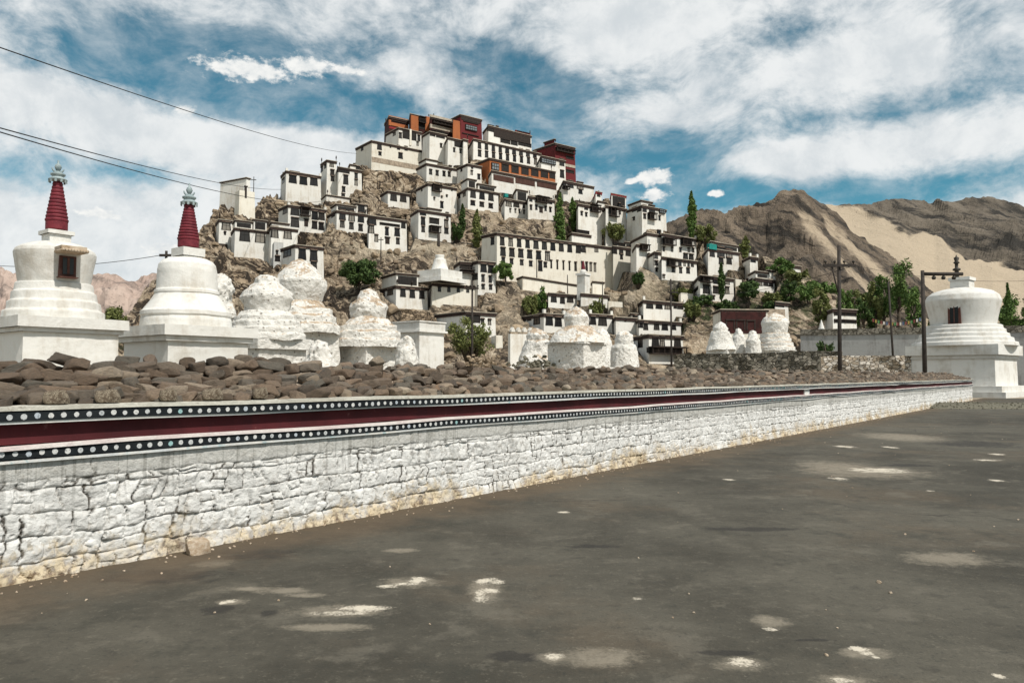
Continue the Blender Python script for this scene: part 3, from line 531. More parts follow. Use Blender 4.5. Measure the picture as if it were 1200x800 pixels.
for (P, c, s, L, Wd, zb, sh) in FOOT:
    v = -(HX-P.x)*s+(HY-P.y)*c; u = (HX-P.x)*c+(HY-P.y)*s-sh*np.maximum(v, 0)
    inside = (u > -.5) & (u < L+.5) & (v > -.2) & (v < Wd+1.2)
    HZ = np.where(inside, np.minimum(HZ, zb-.05), HZ)
    rn = math.hypot(P.x, P.y); ru = (P.x*c+P.y*s)/rn; rv = (-P.x*s+P.y*c)/rn; u = (HX-P.x)*c+(HY-P.y)*s-np.minimum(v, 0)*ru/max(rv, .3)
    front = (u > -2.0) & (u < L+2.0) & (v <= -.2) & (v > (-22 if L > 30 or (abs(P.x-21) < 8 and 160 < P.y < 172) else -9))
    lim = zb + .12 + .25*np.maximum(0, -v-2.0)*0 - .18*np.maximum(0, -v)
    lim = lim + 2.2*np.maximum(0, np.maximum(-u-.2, u-L-.2))
    HZ = np.where(front, np.minimum(HZ, lim), HZ)
    u = (HX-P.x)*c+(HY-P.y)*s-sh*np.maximum(v, 0)
    side = (u <= -.5) & (u > -2.5) & (v > -.2) & (v < Wd)
    HZ = np.where(side, np.minimum(HZ, zb+.3+(v*.45)+1.2*(-u-.5)), HZ)
def hill_z(x, y):
    fx = ((600+x/y*FPX*math.cos(PITCH))-pxs[0])/1.9; ix = int(min(max(fx, 0), len(pxs)-2)); j = int(min(max(np.searchsorted(ds, y)-1, 0), len(ds)-2)); tx = fx-ix; ty = (y-ds[j])/(ds[j+1]-ds[j])
    return float((HZ[j, ix]*(1-tx)+HZ[j, ix+1]*tx)*(1-ty)+(HZ[j+1, ix]*(1-tx)+HZ[j+1, ix+1]*tx)*ty)
me = npmesh('hill', np.stack([HX, HY, HZ], -1).reshape(-1, 3), gridfaces(*HX.shape), M['hill'], False)
PXG = np.repeat(pxs[None, :], len(ds), 0)
def gb(px, y, sx, sy): return np.exp(-((PXG-px)/sx)**2-((yrow-y)/sy)**2)
sand = np.clip(gb(500,294,55,5)*1.2+gb(520,310,14,10)+gb(470,352,30,6)+gb(745,330,40,16)*.7+gb(590,380,60,24)*.45+gb(700,350,60,10)*.6+gb(430,296,30,4)+gb(640,330,60,8)*.5+gb(880,335,40,14)*.3, 0, 1)
green = np.clip(gb(930,340,60,26)+gb(840,365,60,16)*1.1+gb(760,380,60,20)*.5+gb(715,265,30,8)+gb(1020,390,120,30)+gb(130,400,60,14)*.7+gb(800,335,30,10)*.6, 0, 1)
attr(me, 'sand', sand); attr(me, 'green', green)
tag(link('hill', me), kind='structure')
# --- mountains behind
def mountain(name, crest, d0, d1, y0, mat, sandfn, amp, seed, step=3.0, nd=150, x0=600, x1=1700, back=.6):
    px = np.arange(x0, x1, step); yc = interp(crest, px); t = np.concatenate([np.linspace(0, 1, nd), np.linspace(1.02, 1.8, 16)])
    k = (px-600)/(FPX*math.cos(PITCH)); T = np.repeat(t[:, None], len(px), 1); Tc = np.minimum(T, 1)
    Y = d0+(d1-d0)*T; yr = y0+(yc[None, :]-y0)*Tc; X = k[None, :]*Y; Z = zrow(yr, d0+(d1-d0)*Tc)-np.maximum(0, T-1)*(d1-d0)*back
    sc = 40/(d1-d0)*4/100
    r1 = ridged((X+.5*Y)*sc*2.2, Y*sc*1.1, Z*sc*2, 6, seed); r2 = fbm(X*sc*9, Y*sc*9, Z*sc*9, 4, seed+3)
    PX = np.repeat(px[None, :], len(t), 0); sd = sandfn(PX, yr) if sandfn else np.zeros_like(PX)
    env = smooth(0, .12, T)*(1-.9*sd); lowk = 1-.8*smooth(.7, .99, T)
    aa = .55*X+.85*Z+.1*Y+(30/amp)*9*fbm(X*sc*2, Y*sc*2, None, 3, seed+7); r3 = ridged(aa*sc*7, (X-Z)*sc*1.6, Y*sc*1.6, 5, seed+11)
    Z = Z+env*amp*((r1-.75)*lowk+.25*r2+.42*(r3-.5)*np.where(T <= 1.0, 1, 0))
    me = npmesh(name, np.stack([X, Y, Z], -1).reshape(-1, 3), gridfaces(*X.shape), mat, False); attr(me, 'sand', sd)
    tag(link(name, me), kind='structure')
def sandA(px, y):
    # pale scree streaks running down to the right below the peak
    a = y-(232+(px-930)*.98); f = np.exp(-((a-14)/11.)**2)*smooth(925, 950, px)*.62 + np.exp(-((a+10)/7.)**2)*smooth(950, 975, px)*.75
    f = f+.42*np.exp(-((y-330)/26.)**2-((px-850)/60.)**2)
    return np.clip(f, 0, 1)
def sandB(px, y):
    edge = 236+(px-965)*.30+10*fbm(px*.03, y*.03, None, 4, 8)      # rocks above this line, sand below
    return smooth(-6, 10, y-edge)*(1-smooth(-8, 6, y-(300+(px-1090)*-.9))*smooth(1150, 1175, px)*.0)*(1-smooth(0,10,(px-1095)-(y-268)*-2.2)*smooth(0,12,(px-1100)*.35+262-y)*.6)
mountain('mountain', [(600,440),(690,330),(730,300),(760,280),(785,264),(800,259),(815,251),(835,249),(852,252),(868,246),(880,239),(900,237),(912,228),(922,221),(932,217),(942,220),(955,228),(970,238),(985,252),(1000,268),(1020,288),(1045,310),(1070,330),(1100,352),(1140,385),(1200,425),(1300,445),(1700,447)], 225, 400, 448, M['mount'], sandA, 9, 21, 2.2, 190, 640, 1400)
mountain('mountain', [(800,300),(900,262),(940,248),(960,240),(980,242),(1000,243),(1020,241),(1035,238),(1060,236),(1080,237),(1098,241),(1115,237),(1135,237),(1150,240),(1165,239),(1180,243),(1200,246),(1260,240),(1400,262),(1700,300)], 330, 640, 449, M['mount2'], sandB, 12, 33, 2.6, 190, 780, 1690)
mountain('mountain', [(-700,335),(-200,325),(-100,312),(-30,318),(0,318),(20,317),(40,328),(60,322),(85,330),(105,327),(125,331),(150,334),(172,328),(185,326),(230,330),(330,345),(480,380),(700,436)], 900, 1700, 447, M['pink'], None, 45, 5, 3, 120, -700, 700)
# --- ground sheet and the asphalt yard
P0 = onground(0, 685.5); P1 = onground(1139, 468.8); WD = (P1-P0).normalized(); WN = Vector((WD.y, -WD.x, 0)); WANG = math.atan2(WD.y, WD.x)
ME_ = MB(); G = 9000
ME_.add([(-G,-G,-.004),(G,-G,-.004),(G,G,-.004),(-G,G,-.004)], [(0,1,2,3)]); tag(ME_.build('ground', M['earth']), kind='structure')
PATCH = [(563,699,9,6),(572,692,12,3),(575,681,15,4),(487,680,12,4),(478,684,16,2),(455,687,14,2),(425,713,34,3.5),(395,718,30,3),(270,704,8,2),(262,706,5,2),(651,769,12,4),(868,776,20,5),(880,779,14,3),(903,737,9,2),(1005,760,10,3),(1018,766,9,3),(1026,770,5,2),(1172,792,7,3),(1030,551,34,3),(983,561,10,2),(990,523,12,1.5),(1043,524,8,1.2),(1168,532,8,1.2),(1155,539,16,1.2),(1168,563,9,1.4),(1090,575,7,1),(855,562,7,1),(748,701,8,2),(660,600,8,1.2),(985,797,14,4)]
HALO = [(568,692,22,14),(480,682,40,7),(400,716,70,8),(330,692,40,4),(300,690,46,3),(360,697,30,3),(250,660,26,5),(903,728,24,9),(868,778,40,9),(1012,765,34,7),(651,770,26,7),(1010,552,80,9),(1055,512,50,6),(985,548,50,10),(1110,655,60,10),(470,645,24,3),(270,705,20,4),(700,770,60,12),(380,735,60,5),(985,797,40,8)]
DARKP = [(250,716,20,7),(262,713,14,5),(315,718,12,4),(300,650,60,8),(850,765,40,4),(190,675,90,10),(1140,520,60,5),(960,750,30,2),(600,770,40,8),(1060,545,40,2),(690,640,40,3),(880,620,60,3)]
def _asphalt(t, b, p, r):
    n = t.noise(p, .55, 9, .66, .4); n0 = t.noise(p, .13, 6, .6); n2 = t.noise(p, 1.6, 9, .68); n3 = t.m('ADD', t.m('MULTIPLY', t.noise(p, 11, 7, .75), .6), t.m('MULTIPLY', t.noise(p, 48, 3, .6), .4)); n5 = t.noise(p, 4.5, 8, .7, .3)
    f = t.m('ADD', t.m('MULTIPLY', n, .5), t.m('MULTIPLY', n0, .5))
    c = t.mix(t.mapr(f, .38, .60), (.040, .036, .027), (.088, .080, .062)); c = t.mix(t.m('MULTIPLY', t.mapr(t.noise(p, .3, 7, .65), .50, .64), .55), c, (.098, .076, .052))
    c = t.mix(t.m('MULTIPLY', t.mapr(n2, .53, .66), .65), c, (.042, .040, .031)); c = t.mix(t.m('MULTIPLY', t.mapr(n2, .46, .36), .5), c, (.125, .112, .088))
    c = t.mix(t.m('MULTIPLY', t.mapr(n5, .56, .68), .5), c, (.034, .031, .025)); c = t.mix(t.m('MULTIPLY', t.mapr(n5, .42, .32), .35), c, (.15, .135, .105))
    c = t.mix(t.m('MULTIPLY', t.mapr(n3, .53, .66), .45), c, (.17, .152, .118)); c = t.mix(t.m('MULTIPLY', t.mapr(n3, .47, .36), .55), c, (.026, .028, .024))
    # a few old cracks
    cv = t.new('ShaderNodeTexVoronoi', feature='DISTANCE_TO_EDGE'); wn = t.new('ShaderNodeTexNoise'); t.put(wn.inputs['Vector'], p); wn.inputs['Scale'].default_value = .8; wn.inputs['Detail'].default_value = 6
    t.put(cv.inputs['Vector'], t.v('ADD', p, t.v('MULTIPLY', wn.outputs['Color'], (1.6, 1.6, 0)))); cv.inputs['Scale'].default_value = .16
    ck = t.m('MULTIPLY', t.mapr(cv.outputs['Distance'], .0035, .0012), t.mapr(n0, .48, .58)); c = t.mix(t.m('MULTIPLY', ck, .7), c, (.022, .02, .017))
    x, y, z = t.xyz(p)[:]
    def blobs(lst):
        acc = None
        for (px, py, sx, sy) in lst:
            g = onground(px, py); sxm = sx*g.y/FPX; sym = max(.03, sy*g.y*g.y/(FPX*EYE))
            dx = t.m('MULTIPLY', t.m('SUBTRACT', x, g.x), 1/sxm); dy = t.m('MULTIPLY', t.m('SUBTRACT', y, g.y), 1/sym)
            f = t.m('SUBTRACT', 1.0, t.m('ADD', t.m('MULTIPLY', dx, dx), t.m('MULTIPLY', dy, dy)))
            acc = f if acc is None else t.m('MAXIMUM', acc, f)
        return acc
    nz = t.m('SUBTRACT', t.m('ADD', t.m('MULTIPLY', n5, .55), t.m('MULTIPLY', n3, .45)), .5)
    dk = t.mapr(t.m('ADD', blobs(DARKP), t.m('MULTIPLY', nz, 7)), .1, .8); c = t.mix(t.m('MULTIPLY', dk, .7), c, (.022, .020, .018))
    hl = t.mapr(t.m('ADD', blobs(HALO), t.m('MULTIPLY', nz, 5)), -.2, 1.2); c = t.mix(t.m('MULTIPLY', hl, .55), c, (.30, .26, .20))
    wt = t.m('ADD', blobs(PATCH), t.m('ADD', t.m('MULTIPLY', nz, 10), t.m('MULTIPLY', t.m('SUBTRACT', t.noise(p, 60, 3, .7), .5), 2.5))); c = t.mix(t.m('MULTIPLY', t.mapr(wt, -.15, 1.2), .85), c, (.60, .54, .44))
    # wind-blown soil along the foot of the wall
    q = t.m('ADD', t.m('MULTIPLY', t.m('SUBTRACT', x, P0.x), WN.x), t.m('MULTIPLY', t.m('SUBTRACT', y, P0.y), WN.y))
    e = t.m('ADD', q, t.m('MULTIPLY', t.m('SUBTRACT', n2, .5), 2.4)); c = t.mix(t.m('MULTIPLY', t.mapr(e, 1.3, .05), .8), c, t.mix(n3, (.075, .052, .033), (.13, .098, .064)))
    t.l.new(c, b.inputs['Base Color']); bump(t, b, t.m('ADD', n3, t.m('MULTIPLY', n5, .8)), .6, .02)
M['asphalt'] = pmat('worn_asphalt', _asphalt, .88)
ms = MB(); a = P0-WD*14-WN*.02; e_ = P0+WD*62-WN*.02; o2 = WN*60
ms.add([a, a+o2, e_+o2+WD*10, e_], [(0, 1, 2, 3)]); ms.v = [(v[0], v[1], .002) for v in ms.v]
tag(ms.build('asphalt_yard', M['asphalt']), kind='structure')
# ------------------------------------------------------------------ the long mani wall
WLEN = (P1-P0).length; BACK = 7.0; LEN = WLEN+BACK; THICK = 2.7
root = thing('mani_wall', 'long whitewashed stone wall with a maroon band and dotted strips under its piled stones', 'wall', P0-WD*BACK, WANG)
def _masonry(t, b, p, r):
    x, y, z = t.xyz(p)[:]
    jt = t.new('ShaderNodeAttribute', attribute_name='joint').outputs['Fac']
    n = t.noise(p, 2.2, 8, .65); n2 = t.noise(p, 14, 8, .7); st = t.noise(t.scale(p, (19, 1, .45)), 1.0, 5, .62); n0 = t.noise(p, .5, 5, .6)
    c = t.mix(t.mapr(n, .35, .65), (.70, .69, .665), (.57, .56, .535)); c = t.mix(t.m('MULTIPLY', t.mapr(n2, .52, .64), .7), c, (.34, .315, .28))
    c = t.mix(t.m('MULTIPLY', t.mapr(jt, .30, .85), t.mapr(n2, .28, .52)), c, (.085, .075, .062))
    # dark rain streaks under the painted band
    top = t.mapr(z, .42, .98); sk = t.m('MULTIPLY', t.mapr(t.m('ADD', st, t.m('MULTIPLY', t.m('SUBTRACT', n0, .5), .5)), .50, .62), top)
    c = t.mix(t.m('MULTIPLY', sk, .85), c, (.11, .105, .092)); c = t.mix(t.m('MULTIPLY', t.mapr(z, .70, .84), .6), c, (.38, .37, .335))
    # splashed earth at the foot, and washed-off paint
    e = t.m('ADD', t.m('MULTIPLY', z, -1.7), t.m('ADD', t.m('MULTIPLY', t.m('SUBTRACT', n, .5), 1.5), t.m('ADD', t.m('MULTIPLY', t.m('SUBTRACT', n0, .5), 1.4), t.m('MULTIPLY', t.m('SUBTRACT', n2, .5), .9))))
    c = t.mix(t.m('MULTIPLY', t.mapr(e, -.55, .0), t.mapr(t.noise(p, .8, 6, .65), .30, .54)), c, t.mix(t.mapr(n2, .36, .58), (.13, .075, .035), (.60, .50, .35)))
    t.l.new(c, b.inputs['Base Color']); bump(t, b, t.m('ADD', n2, t.m('MULTIPLY', n, .5)), .9, .03)
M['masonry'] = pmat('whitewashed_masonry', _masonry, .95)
ZB = .93                                            # top of the masonry
us = [0.0]; campos = root.location
while us[-1] < LEN:
    g = campos+WD*us[-1]; dist = max(3.5, (Vector((g.x, g.y, .8))-Vector((0, 0, EYE))).length); us.append(us[-1]+max(.0095, .0019*dist))
us[-1] = LEN; us = np.array(us); vs_ = np.linspace(-.12, ZB, 124); U, V = np.meshgrid(us, vs_); rr = random.Random(5)
Vw = V+.018*fbm(U*1.3, V*1.2, None, 3, 2)+.014*fbm(U*5, V*6, None, 3, 12)
rows_ = [-.4]
while rows_[-1] < ZB-.16: rows_.append(rows_[-1]+rr.uniform(.13, .20))
rows_[-1] = ZB-.15; rows_.append(2.0); rows_ = np.array(rows_)
ri = np.clip(np.searchsorted(rows_, Vw)-1, 0, len(rows_)-2); dv = np.minimum(Vw-rows_[ri], rows_[ri+1]-Vw)
dul = np.zeros_like(U); sid = np.zeros_like(U, dtype=np.int64); fracu = np.zeros_like(U); fracv = (Vw-rows_[ri])/(rows_[ri+1]-rows_[ri])
for k in range(len(rows_)-1):
    rk = random.Random(100+k); ed = [-rk.random()]
    while ed[-1] < LEN+1: ed.append(ed[-1]+(rk.uniform(.075, .14) if rk.random() < .45 else rk.uniform(.13, .225))*(1.0 if k < len(rows_)-2 else 1.6))
    ed = np.array(ed); mk = ri == k; Uw = U[mk]+.03*fbm(U[mk]*4, V[mk]*9, None, 3, 31+k)+.05*(fracv[mk]-.5)*vnoise(U[mk]*2.6, U[mk]*0+k*3.7, None, 8)
    i = np.clip(np.searchsorted(ed, Uw)-1, 0, len(ed)-2); dul[mk] = np.minimum(Uw-ed[i], ed[i+1]-Uw); sid[mk] = i+k*1000; fracu[mk] = (Uw-ed[i])/(ed[i+1]-ed[i])
h1 = _hash(sid, sid*7+3, sid*13, 4); h2 = _hash(sid, sid*3+1, sid*5, 8); h3 = _hash(sid, sid*11+1, sid*2, 15); h4 = _hash(sid, sid*5+1, sid*17, 25)
split = (h4 < .20) & (ri < len(rows_)-2)            # some courses hold two thin stones one on the other
half = np.where(fracv > .5, 1, 0); dsp = np.where(split, np.abs(fracv-.5+.15*(h1-.5)*(fracu-.5))*(rows_[ri+1]-rows_[ri]), 9.0)
sid = np.where(split, sid*2+half+77777, sid); h1 = _hash(sid, sid*7+3, sid*13, 4); h2 = _hash(sid, sid*3+1, sid*5, 8); h3 = _hash(sid, sid*11+1, sid*2, 15)
dm = np.minimum(np.minimum(np.maximum(dul, 0), np.maximum(dv, 0)), dsp)
edge = 1-np.exp(-dm/(.006+.010*h4)); plain = smooth(ZB-.20, ZB-.12, V)
rock = ridged(U*5.5+sid % 97, V*6.5, (sid % 31)*3.3, 4, 77)*.5
disp = edge*(.022+.034*h1)+edge*((fracu-.5)*(h2-.5)*.075+(fracv-.5)*(h3-.6)*.075)+edge*.016*(rock-.3)+.009*fbm(U*14, V*14, None, 4, 79)+.014*fbm(U*2, V*2, None, 3, 71)
patchy = smooth(-.05, .5, fbm(U*.9, V*1.5, None, 3, 55))
deep = smooth(.25, .75, vnoise(U*8, V*8, None, 91))*(1-edge)*.045
pits = smooth(.55, .8, vnoise(U*17, V*19, None, 93))*.018
disp = disp*(1-plain*.72)+plain*.035-deep*(1-plain)-pits*(1-plain*.8)
disp = disp*(1-.35*patchy)+.35*patchy*.04; disp = .02+.56*disp
disp = disp+.022*smooth(.10, -.05, V)*(1+vnoise(U*5, V*5, None, 13))
jn = smooth(-.15, .45, vnoise(U*5.1, V*5.7, None, 19)); jn2 = smooth(-.3, .4, vnoise(U*7.3, V*3.1, None, 23))
joint = np.clip(np.exp(-np.maximum(dul, 0)/.009)*(.4+1.1*jn2)*(1-.35*plain)+np.exp(-np.minimum(dv, dsp)/.007)*(.15+.75*jn)*(1-.5*plain)+pits*22*(1-plain), 0, 1)*(1-.35*patchy)
verts = np.stack([U, -disp, V], -1).reshape(-1, 3)
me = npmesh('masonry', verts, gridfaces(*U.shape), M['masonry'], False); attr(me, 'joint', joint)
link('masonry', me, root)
mb = MB(); mb.box(0, LEN-.004, .012, THICK, -.1, ZB+.0); mb.build('core', M['stonewall'], root)
mb = MB(); mb.box(LEN-.002, LEN+.04, -.03, THICK+.02, -.1, ZB-.002); mb.build('end_face', M['stupa'], root)
M['strip'] = mottled('black_paint', (.004, .006, .008), (.013, .017, .019), 2, .7)
def _dots(t, b, p, r):
    geo = t.new('ShaderNodeNewGeometry'); k = geo.outputs['Random Per Island']; n = t.noise(p, 60, 4, .7)
    c = t.mix(t.mapr(k, .0, 1.0, smooth=False), (.42, .44, .45), (.62, .61, .58)); c = t.mix(t.mapr(k, .88, .90), c, (.28, .46, .46)); c = t.mix(t.mapr(k, .95, .96), c, (.42, .46, .50))
    c = t.mix(t.m('MULTIPLY', t.mapr(n, .5, .66), .75), c, (.10, .11, .12)); t.l.new(c, b.inputs['Base Color'])
M['dots'] = pmat('painted_dots', _dots, .8)
M['edge'] = mottled('pale_paint_edge', (.52, .54, .54), (.66, .63, .58), 3, c3=(.30, .45, .47))
M['cap'] = mottled('pale_cap', (.42, .40, .34), (.58, .56, .49), 3.0, c3=(.22, .19, .15))
M['pinkedge'] = mottled('pink_white_edge', (.62, .52, .50), (.72, .68, .64), 3)
def _mar(t, b, p, r):
    n = t.noise(p, 1.2, 7, .65); st = t.noise(t.scale(p, (5, 1, .6)), 1.0, 6, .65)
    c = t.mix(t.mapr(n, .35, .65), (.045, .007, .009), (.085, .014, .017)); c = t.mix(t.m('MULTIPLY', t.mapr(st, .52, .7), .5), c, (.045, .010, .014)); c = t.mix(t.m('MULTIPLY', t.mapr(t.noise(p, 6, 7, .7), .62, .74), .4), c, (.30, .16, .15))
    t.l.new(c, b.inputs['Base Color']); bump(t, b, n, .3, .02)
M['marband'] = pmat('maroon_band_paint', _mar, .8)  # maroon paint, darkened overall to include shade from the overhanging upper edge
def wob(u, a=.006, seed=1): return 2.0*a*float(vnoise(np.array([u*.9]), np.array([seed*3.3]))[0])
def strip(name, z0, z1, y0, ytop=None, dotsz=None):
    # long moulding in 1 m lengths so that its edges wander a little like hand-laid work
    m = MB(); n = int(LEN)+1; vs = []; fs = []
    for i in range(n+1):
        u = LEN*i/n; w = wob(u, .006, z0*10); vs += [(u, y0+w*.7, z0+w), (u, y0+w*.7, z1+w), (u, .3, z1+w), (u, .3, z0+w)]
    for i in range(n):
        for k in range(4): fs.append((i*4+k, (i+1)*4+k, (i+1)*4+(k+1) % 4, i*4+(k+1) % 4))
    fs += [(3, 2, 1, 0), (n*4, n*4+1, n*4+2, n*4+3)]; fs = [f[::-1] for f in fs]; m.add(vs, fs, 0)
    if dotsz:
        r, sp = dotsz; zc = (z0+z1)/2; u = .05
        while u < LEN-.04:
            w = wob(u, .006, z0*10); rj = r*rr.uniform(.86, 1.06); zz = zc+w+rr.uniform(-.004, .004); yy = y0+w*.7-.0035
            m.add([(u, yy, zz)]+[(u+rj*math.cos(2*math.pi*k/12)*rr.uniform(.93, 1.04), yy, zz+rj*math.sin(2*math.pi*k/12)*rr.uniform(.93, 1.04)) for k in range(12)], [(0, 1+k, 1+(k+1) % 12) for k in range(12)], 1)
            u += sp*rr.uniform(.95, 1.05)
    return m
strip('', ZB+.002, ZB+.024, -.075).build('lower_edge', M['edge'], root)
strip('', ZB+.026, ZB+.098, -.083, dotsz=(.0225, .096)).build('dotted_strip', [M['strip'], M['dots']], root)
strip('', ZB+.100, ZB+.130, -.10).build('middle_edge', M['pinkedge'], root)
strip('', ZB+.132, ZB+.290, -.035).build('maroon_band', M['marband'], root)
strip('', ZB+.292, ZB+.318, -.120).build('upper_edge', M['edge'], root)
strip('', ZB+.320, ZB+.393, -.125, dotsz=(.0228, .096)).build('dotted_strip', [M['strip'], M['dots']], root)
strip('', ZB+.395, ZB+.430, -.140).build('cap', M['cap'], root)
mb = MB(); ue = BACK+(onground(943, 0, 0)-P0).dot(WD) if False else None
def wall_u(px):                                     # distance along the wall of picture column px
    k = ray(px, 470); k = k.x/k.y; o = root.location; return (k*o.y-o.x)/(WD.x-k*WD.y)
for pxa in (943.5,): u = wall_u(pxa); mb.box(u-.22, u+.22, -.06, .2, ZB+.137, ZB+.293); mb.build('band_post', M['edge'], root)
ZC = ZB+.43
# sloping bed of rubble that carries the loose slabs
nb = 170; ub = np.linspace(0, LEN, nb); prof = [(.02, ZC-.04), (.35, ZC+.02), (.8, ZC+.17), (1.25, ZC+.27), (1.7, ZC+.2), (2.3, ZC+.02), (2.7, ZC-.15), (2.7, .4)]
UB, _ = np.meshgrid(ub, np.arange(len(prof))); YB = np.repeat(np.array([p[0] for p in prof])[:, None], nb, 1); ZBd = np.repeat(np.array([p[1] for p in prof])[:, None], nb, 1)+.02*vnoise(UB*2, YB*3)
link('rubble_bed', npmesh('rubble_bed', np.stack([UB, YB, ZBd], -1).reshape(-1, 3), gridfaces(len(prof), nb)[:, ::-1], M['stonewall'], False), root)
def bed_z(u, y): return float(np.interp(y, [p[0] for p in prof[:7]], [p[1] for p in prof[:7]]))
# --- loose slabs: twelve shapes, copied
def stone_mesh(seed, sub, mat):
    bm = bmesh.new(); bmesh.ops.create_icosphere(bm, subdivisions=sub, radius=1.0); rs = random.Random(seed)
    pl = [(Vector((rs.uniform(-1, 1), rs.uniform(-1, 1), rs.uniform(-.3, .3))).normalized(), rs.uniform(.5, .8)) for _ in range(9)]
    pl += [(Vector((rs.uniform(-.25, .25), rs.uniform(-.25, .25), 1)).normalized(), rs.uniform(.5, .75)), (Vector((rs.uniform(-.4, .4), rs.uniform(-.4, .4), 1)).normalized(), rs.uniform(.5, .7)), (Vector((0, 0, -1)), .6)]
    for v in bm.verts:
        n = fbm(np.array([v.co.x*1.1+seed*9]), np.array([v.co.y*1.1]), np.array([v.co.z*1.1]), 4, seed)[0]; v.co *= 1+.10*n
        for nn, dd in pl:
            k = v.co.dot(nn)-dd
            if k > 0: v.co -= nn*k*.96
        n = fbm(np.array([v.co.x*4+seed*9]), np.array([v.co.y*4]), np.array([v.co.z*4]), 3, seed+4)[0]; v.co += v.co.normalized()*.022*n
    me = bpy.data.meshes.new('slab_stone'); bm.to_mesh(me); bm.free(); me.materials.append(mat)
    me.polygons.foreach_set('use_smooth', [sub > 3]*len(me.polygons))
    return me
SHP = [stone_mesh(40+i, 4, M['slate']) for i in range(14)]; LOW = [stone_mesh(40+i, 2, M['slate']) for i in range(12)]
rs = random.Random(77); spots = []
for rowi, yy in enumerate([.03, .15, .28, .42, .57, .73, .90, 1.07, 1.24, 1.42, 1.65, 1.95, 2.3]):
    u = .2+rs.random()*.3
    while u < LEN-.15:
        w = rs.uniform(.095, .215)*(1.2 if rs.random() < .15 else 1); dpt = rs.uniform(.09, .16); th = rs.uniform(.055, .098)
        z = bed_z(u, yy)+th*.45+rs.uniform(-.01, .035)+(.05 if rowi in (7, 8) and rs.random() < .4 else 0)
        tilt = rs.gauss(-.16 if yy < 1.3 else .2, .16); 
        if rs.random() < .09: tilt -= rs.uniform(.25, .6); z += .02
        spots.append([u, yy+rs.uniform(-.05, .06)+(0.02 if rowi else .03), z, w, dpt, th, rs.gauss(0, .5), tilt, rs.gauss(0, .17)]); u += w*rs.uniform(1.15, 1.5)
def wpt(u, y, z): return root.location+WD*u-WN*y+Vector((0, 0, z))
def score(s):
    p = wpt(s[0], s[1], s[2]); d = p-Vector((0, 0, EYE))
    if d.y < .5: return 0
    px = 600+d.x/d.y*FPX
    if px < -30 or px > 1210: return 0
    return s[3]/d.length*(1 if s[1] < 1.4 else .25)
spots.sort(key=score, reverse=True)
GRP = 'loose slabs piled on the long wall'
carve_px = [(66,466,.15),(126,463,.16),(196,466,.12),(248,461,.16),(303,460,.12)]
cs = []
for (px, py, w) in carve_px:
    u = wall_u(px); cs.append((u, w))
MC = [stone_mesh(90+i, 3, M['carved']) for i in range(2)]
k = 0
for s in spots[:295]:
    o = link('slab_stone', SHP[k % 14], None, wpt(s[0], s[1], s[2])); k += 1
    o.matrix_world = Matrix.Translation(wpt(s[0], s[1], s[2])) @ Matrix.Rotation(WANG+s[6], 4, 'Z') @ Matrix.Rotation(s[7], 4, 'X') @ Matrix.Rotation(s[8], 4, 'Y') @ Matrix.Diagonal((s[3], s[4], s[5], 1))
    tag(o, 'brown weathered slab lying in the stone pile on top of the long maroon banded wall', 'stone', GRP)
CL = ['leftmost carved stone with pale script on the front edge of the wall top', 'carved stone with pale script, second from the left on the wall edge', 'small carved stone with pale script, third from the left on the wall edge', 'large carved stone with pale script, fourth from the left on the wall edge', 'rightmost carved stone with pale script on the front edge of the wall top']
for (u, w), lb in zip(cs, CL):
    p = wpt(u, -.06, ZC+.062); o = link('carved_stone', MC[0], None)
    o.matrix_world = Matrix.Translation(p) @ Matrix.Rotation(WANG, 4, 'Z') @ Matrix.Rotation(-.1, 4, 'X') @ Matrix.Diagonal((w*.82, .11, .085, 1)); tag(o, lb, 'carved stone', 'carved stones along the wall edge')
vs = []; fs = []; off = 0
for s in spots[295:]:
    me = LOW[k % 12]; k += 1; mtx = Matrix.Translation((s[0], s[1], s[2])) @ Matrix.Rotation(s[6], 4, 'Z') @ Matrix.Rotation(s[7], 4, 'X') @ Matrix.Rotation(s[8], 4, 'Y') @ Matrix.Diagonal((s[3], s[4], s[5], 1))
    for v in me.vertices: vs.append(tuple(mtx @ v.co))
    for p in me.polygons: fs.append(tuple(off+i for i in p.vertices))
    off += len(me.vertices)
o = link('slab_pile', npmesh('slab_pile', vs, fs, M['slate'], False), None, root.location, WANG)
tag(o, 'distant mass of small brown slabs piled along the top of the long wall', 'stones', None, 'stuff')
# fallen block at the foot of the wall and the gravel heap at its end
def boulder(px, py, w, dpt, h, label, mat, name='fallen_block', seed=3, rz=0.0):
    g = onground(px, py); o = link(name, stone_mesh(seed, 4, mat)); o.matrix_world = Matrix.Translation(g+Vector((0, 0, h*.45))) @ Matrix.Rotation(WANG+rz, 4, 'Z') @ Matrix.Diagonal((w, dpt, h, 1)); return tag(o, label, 'rock')
M['tanrock'] = mottled('tan_rock', (.30, .21, .13), (.50, .42, .33), 4, c3=(.14, .10, .07))
boulder(233, 648, .15, .11, .13, 'tan fallen block lying against the foot of the white wall', M['tanrock'])
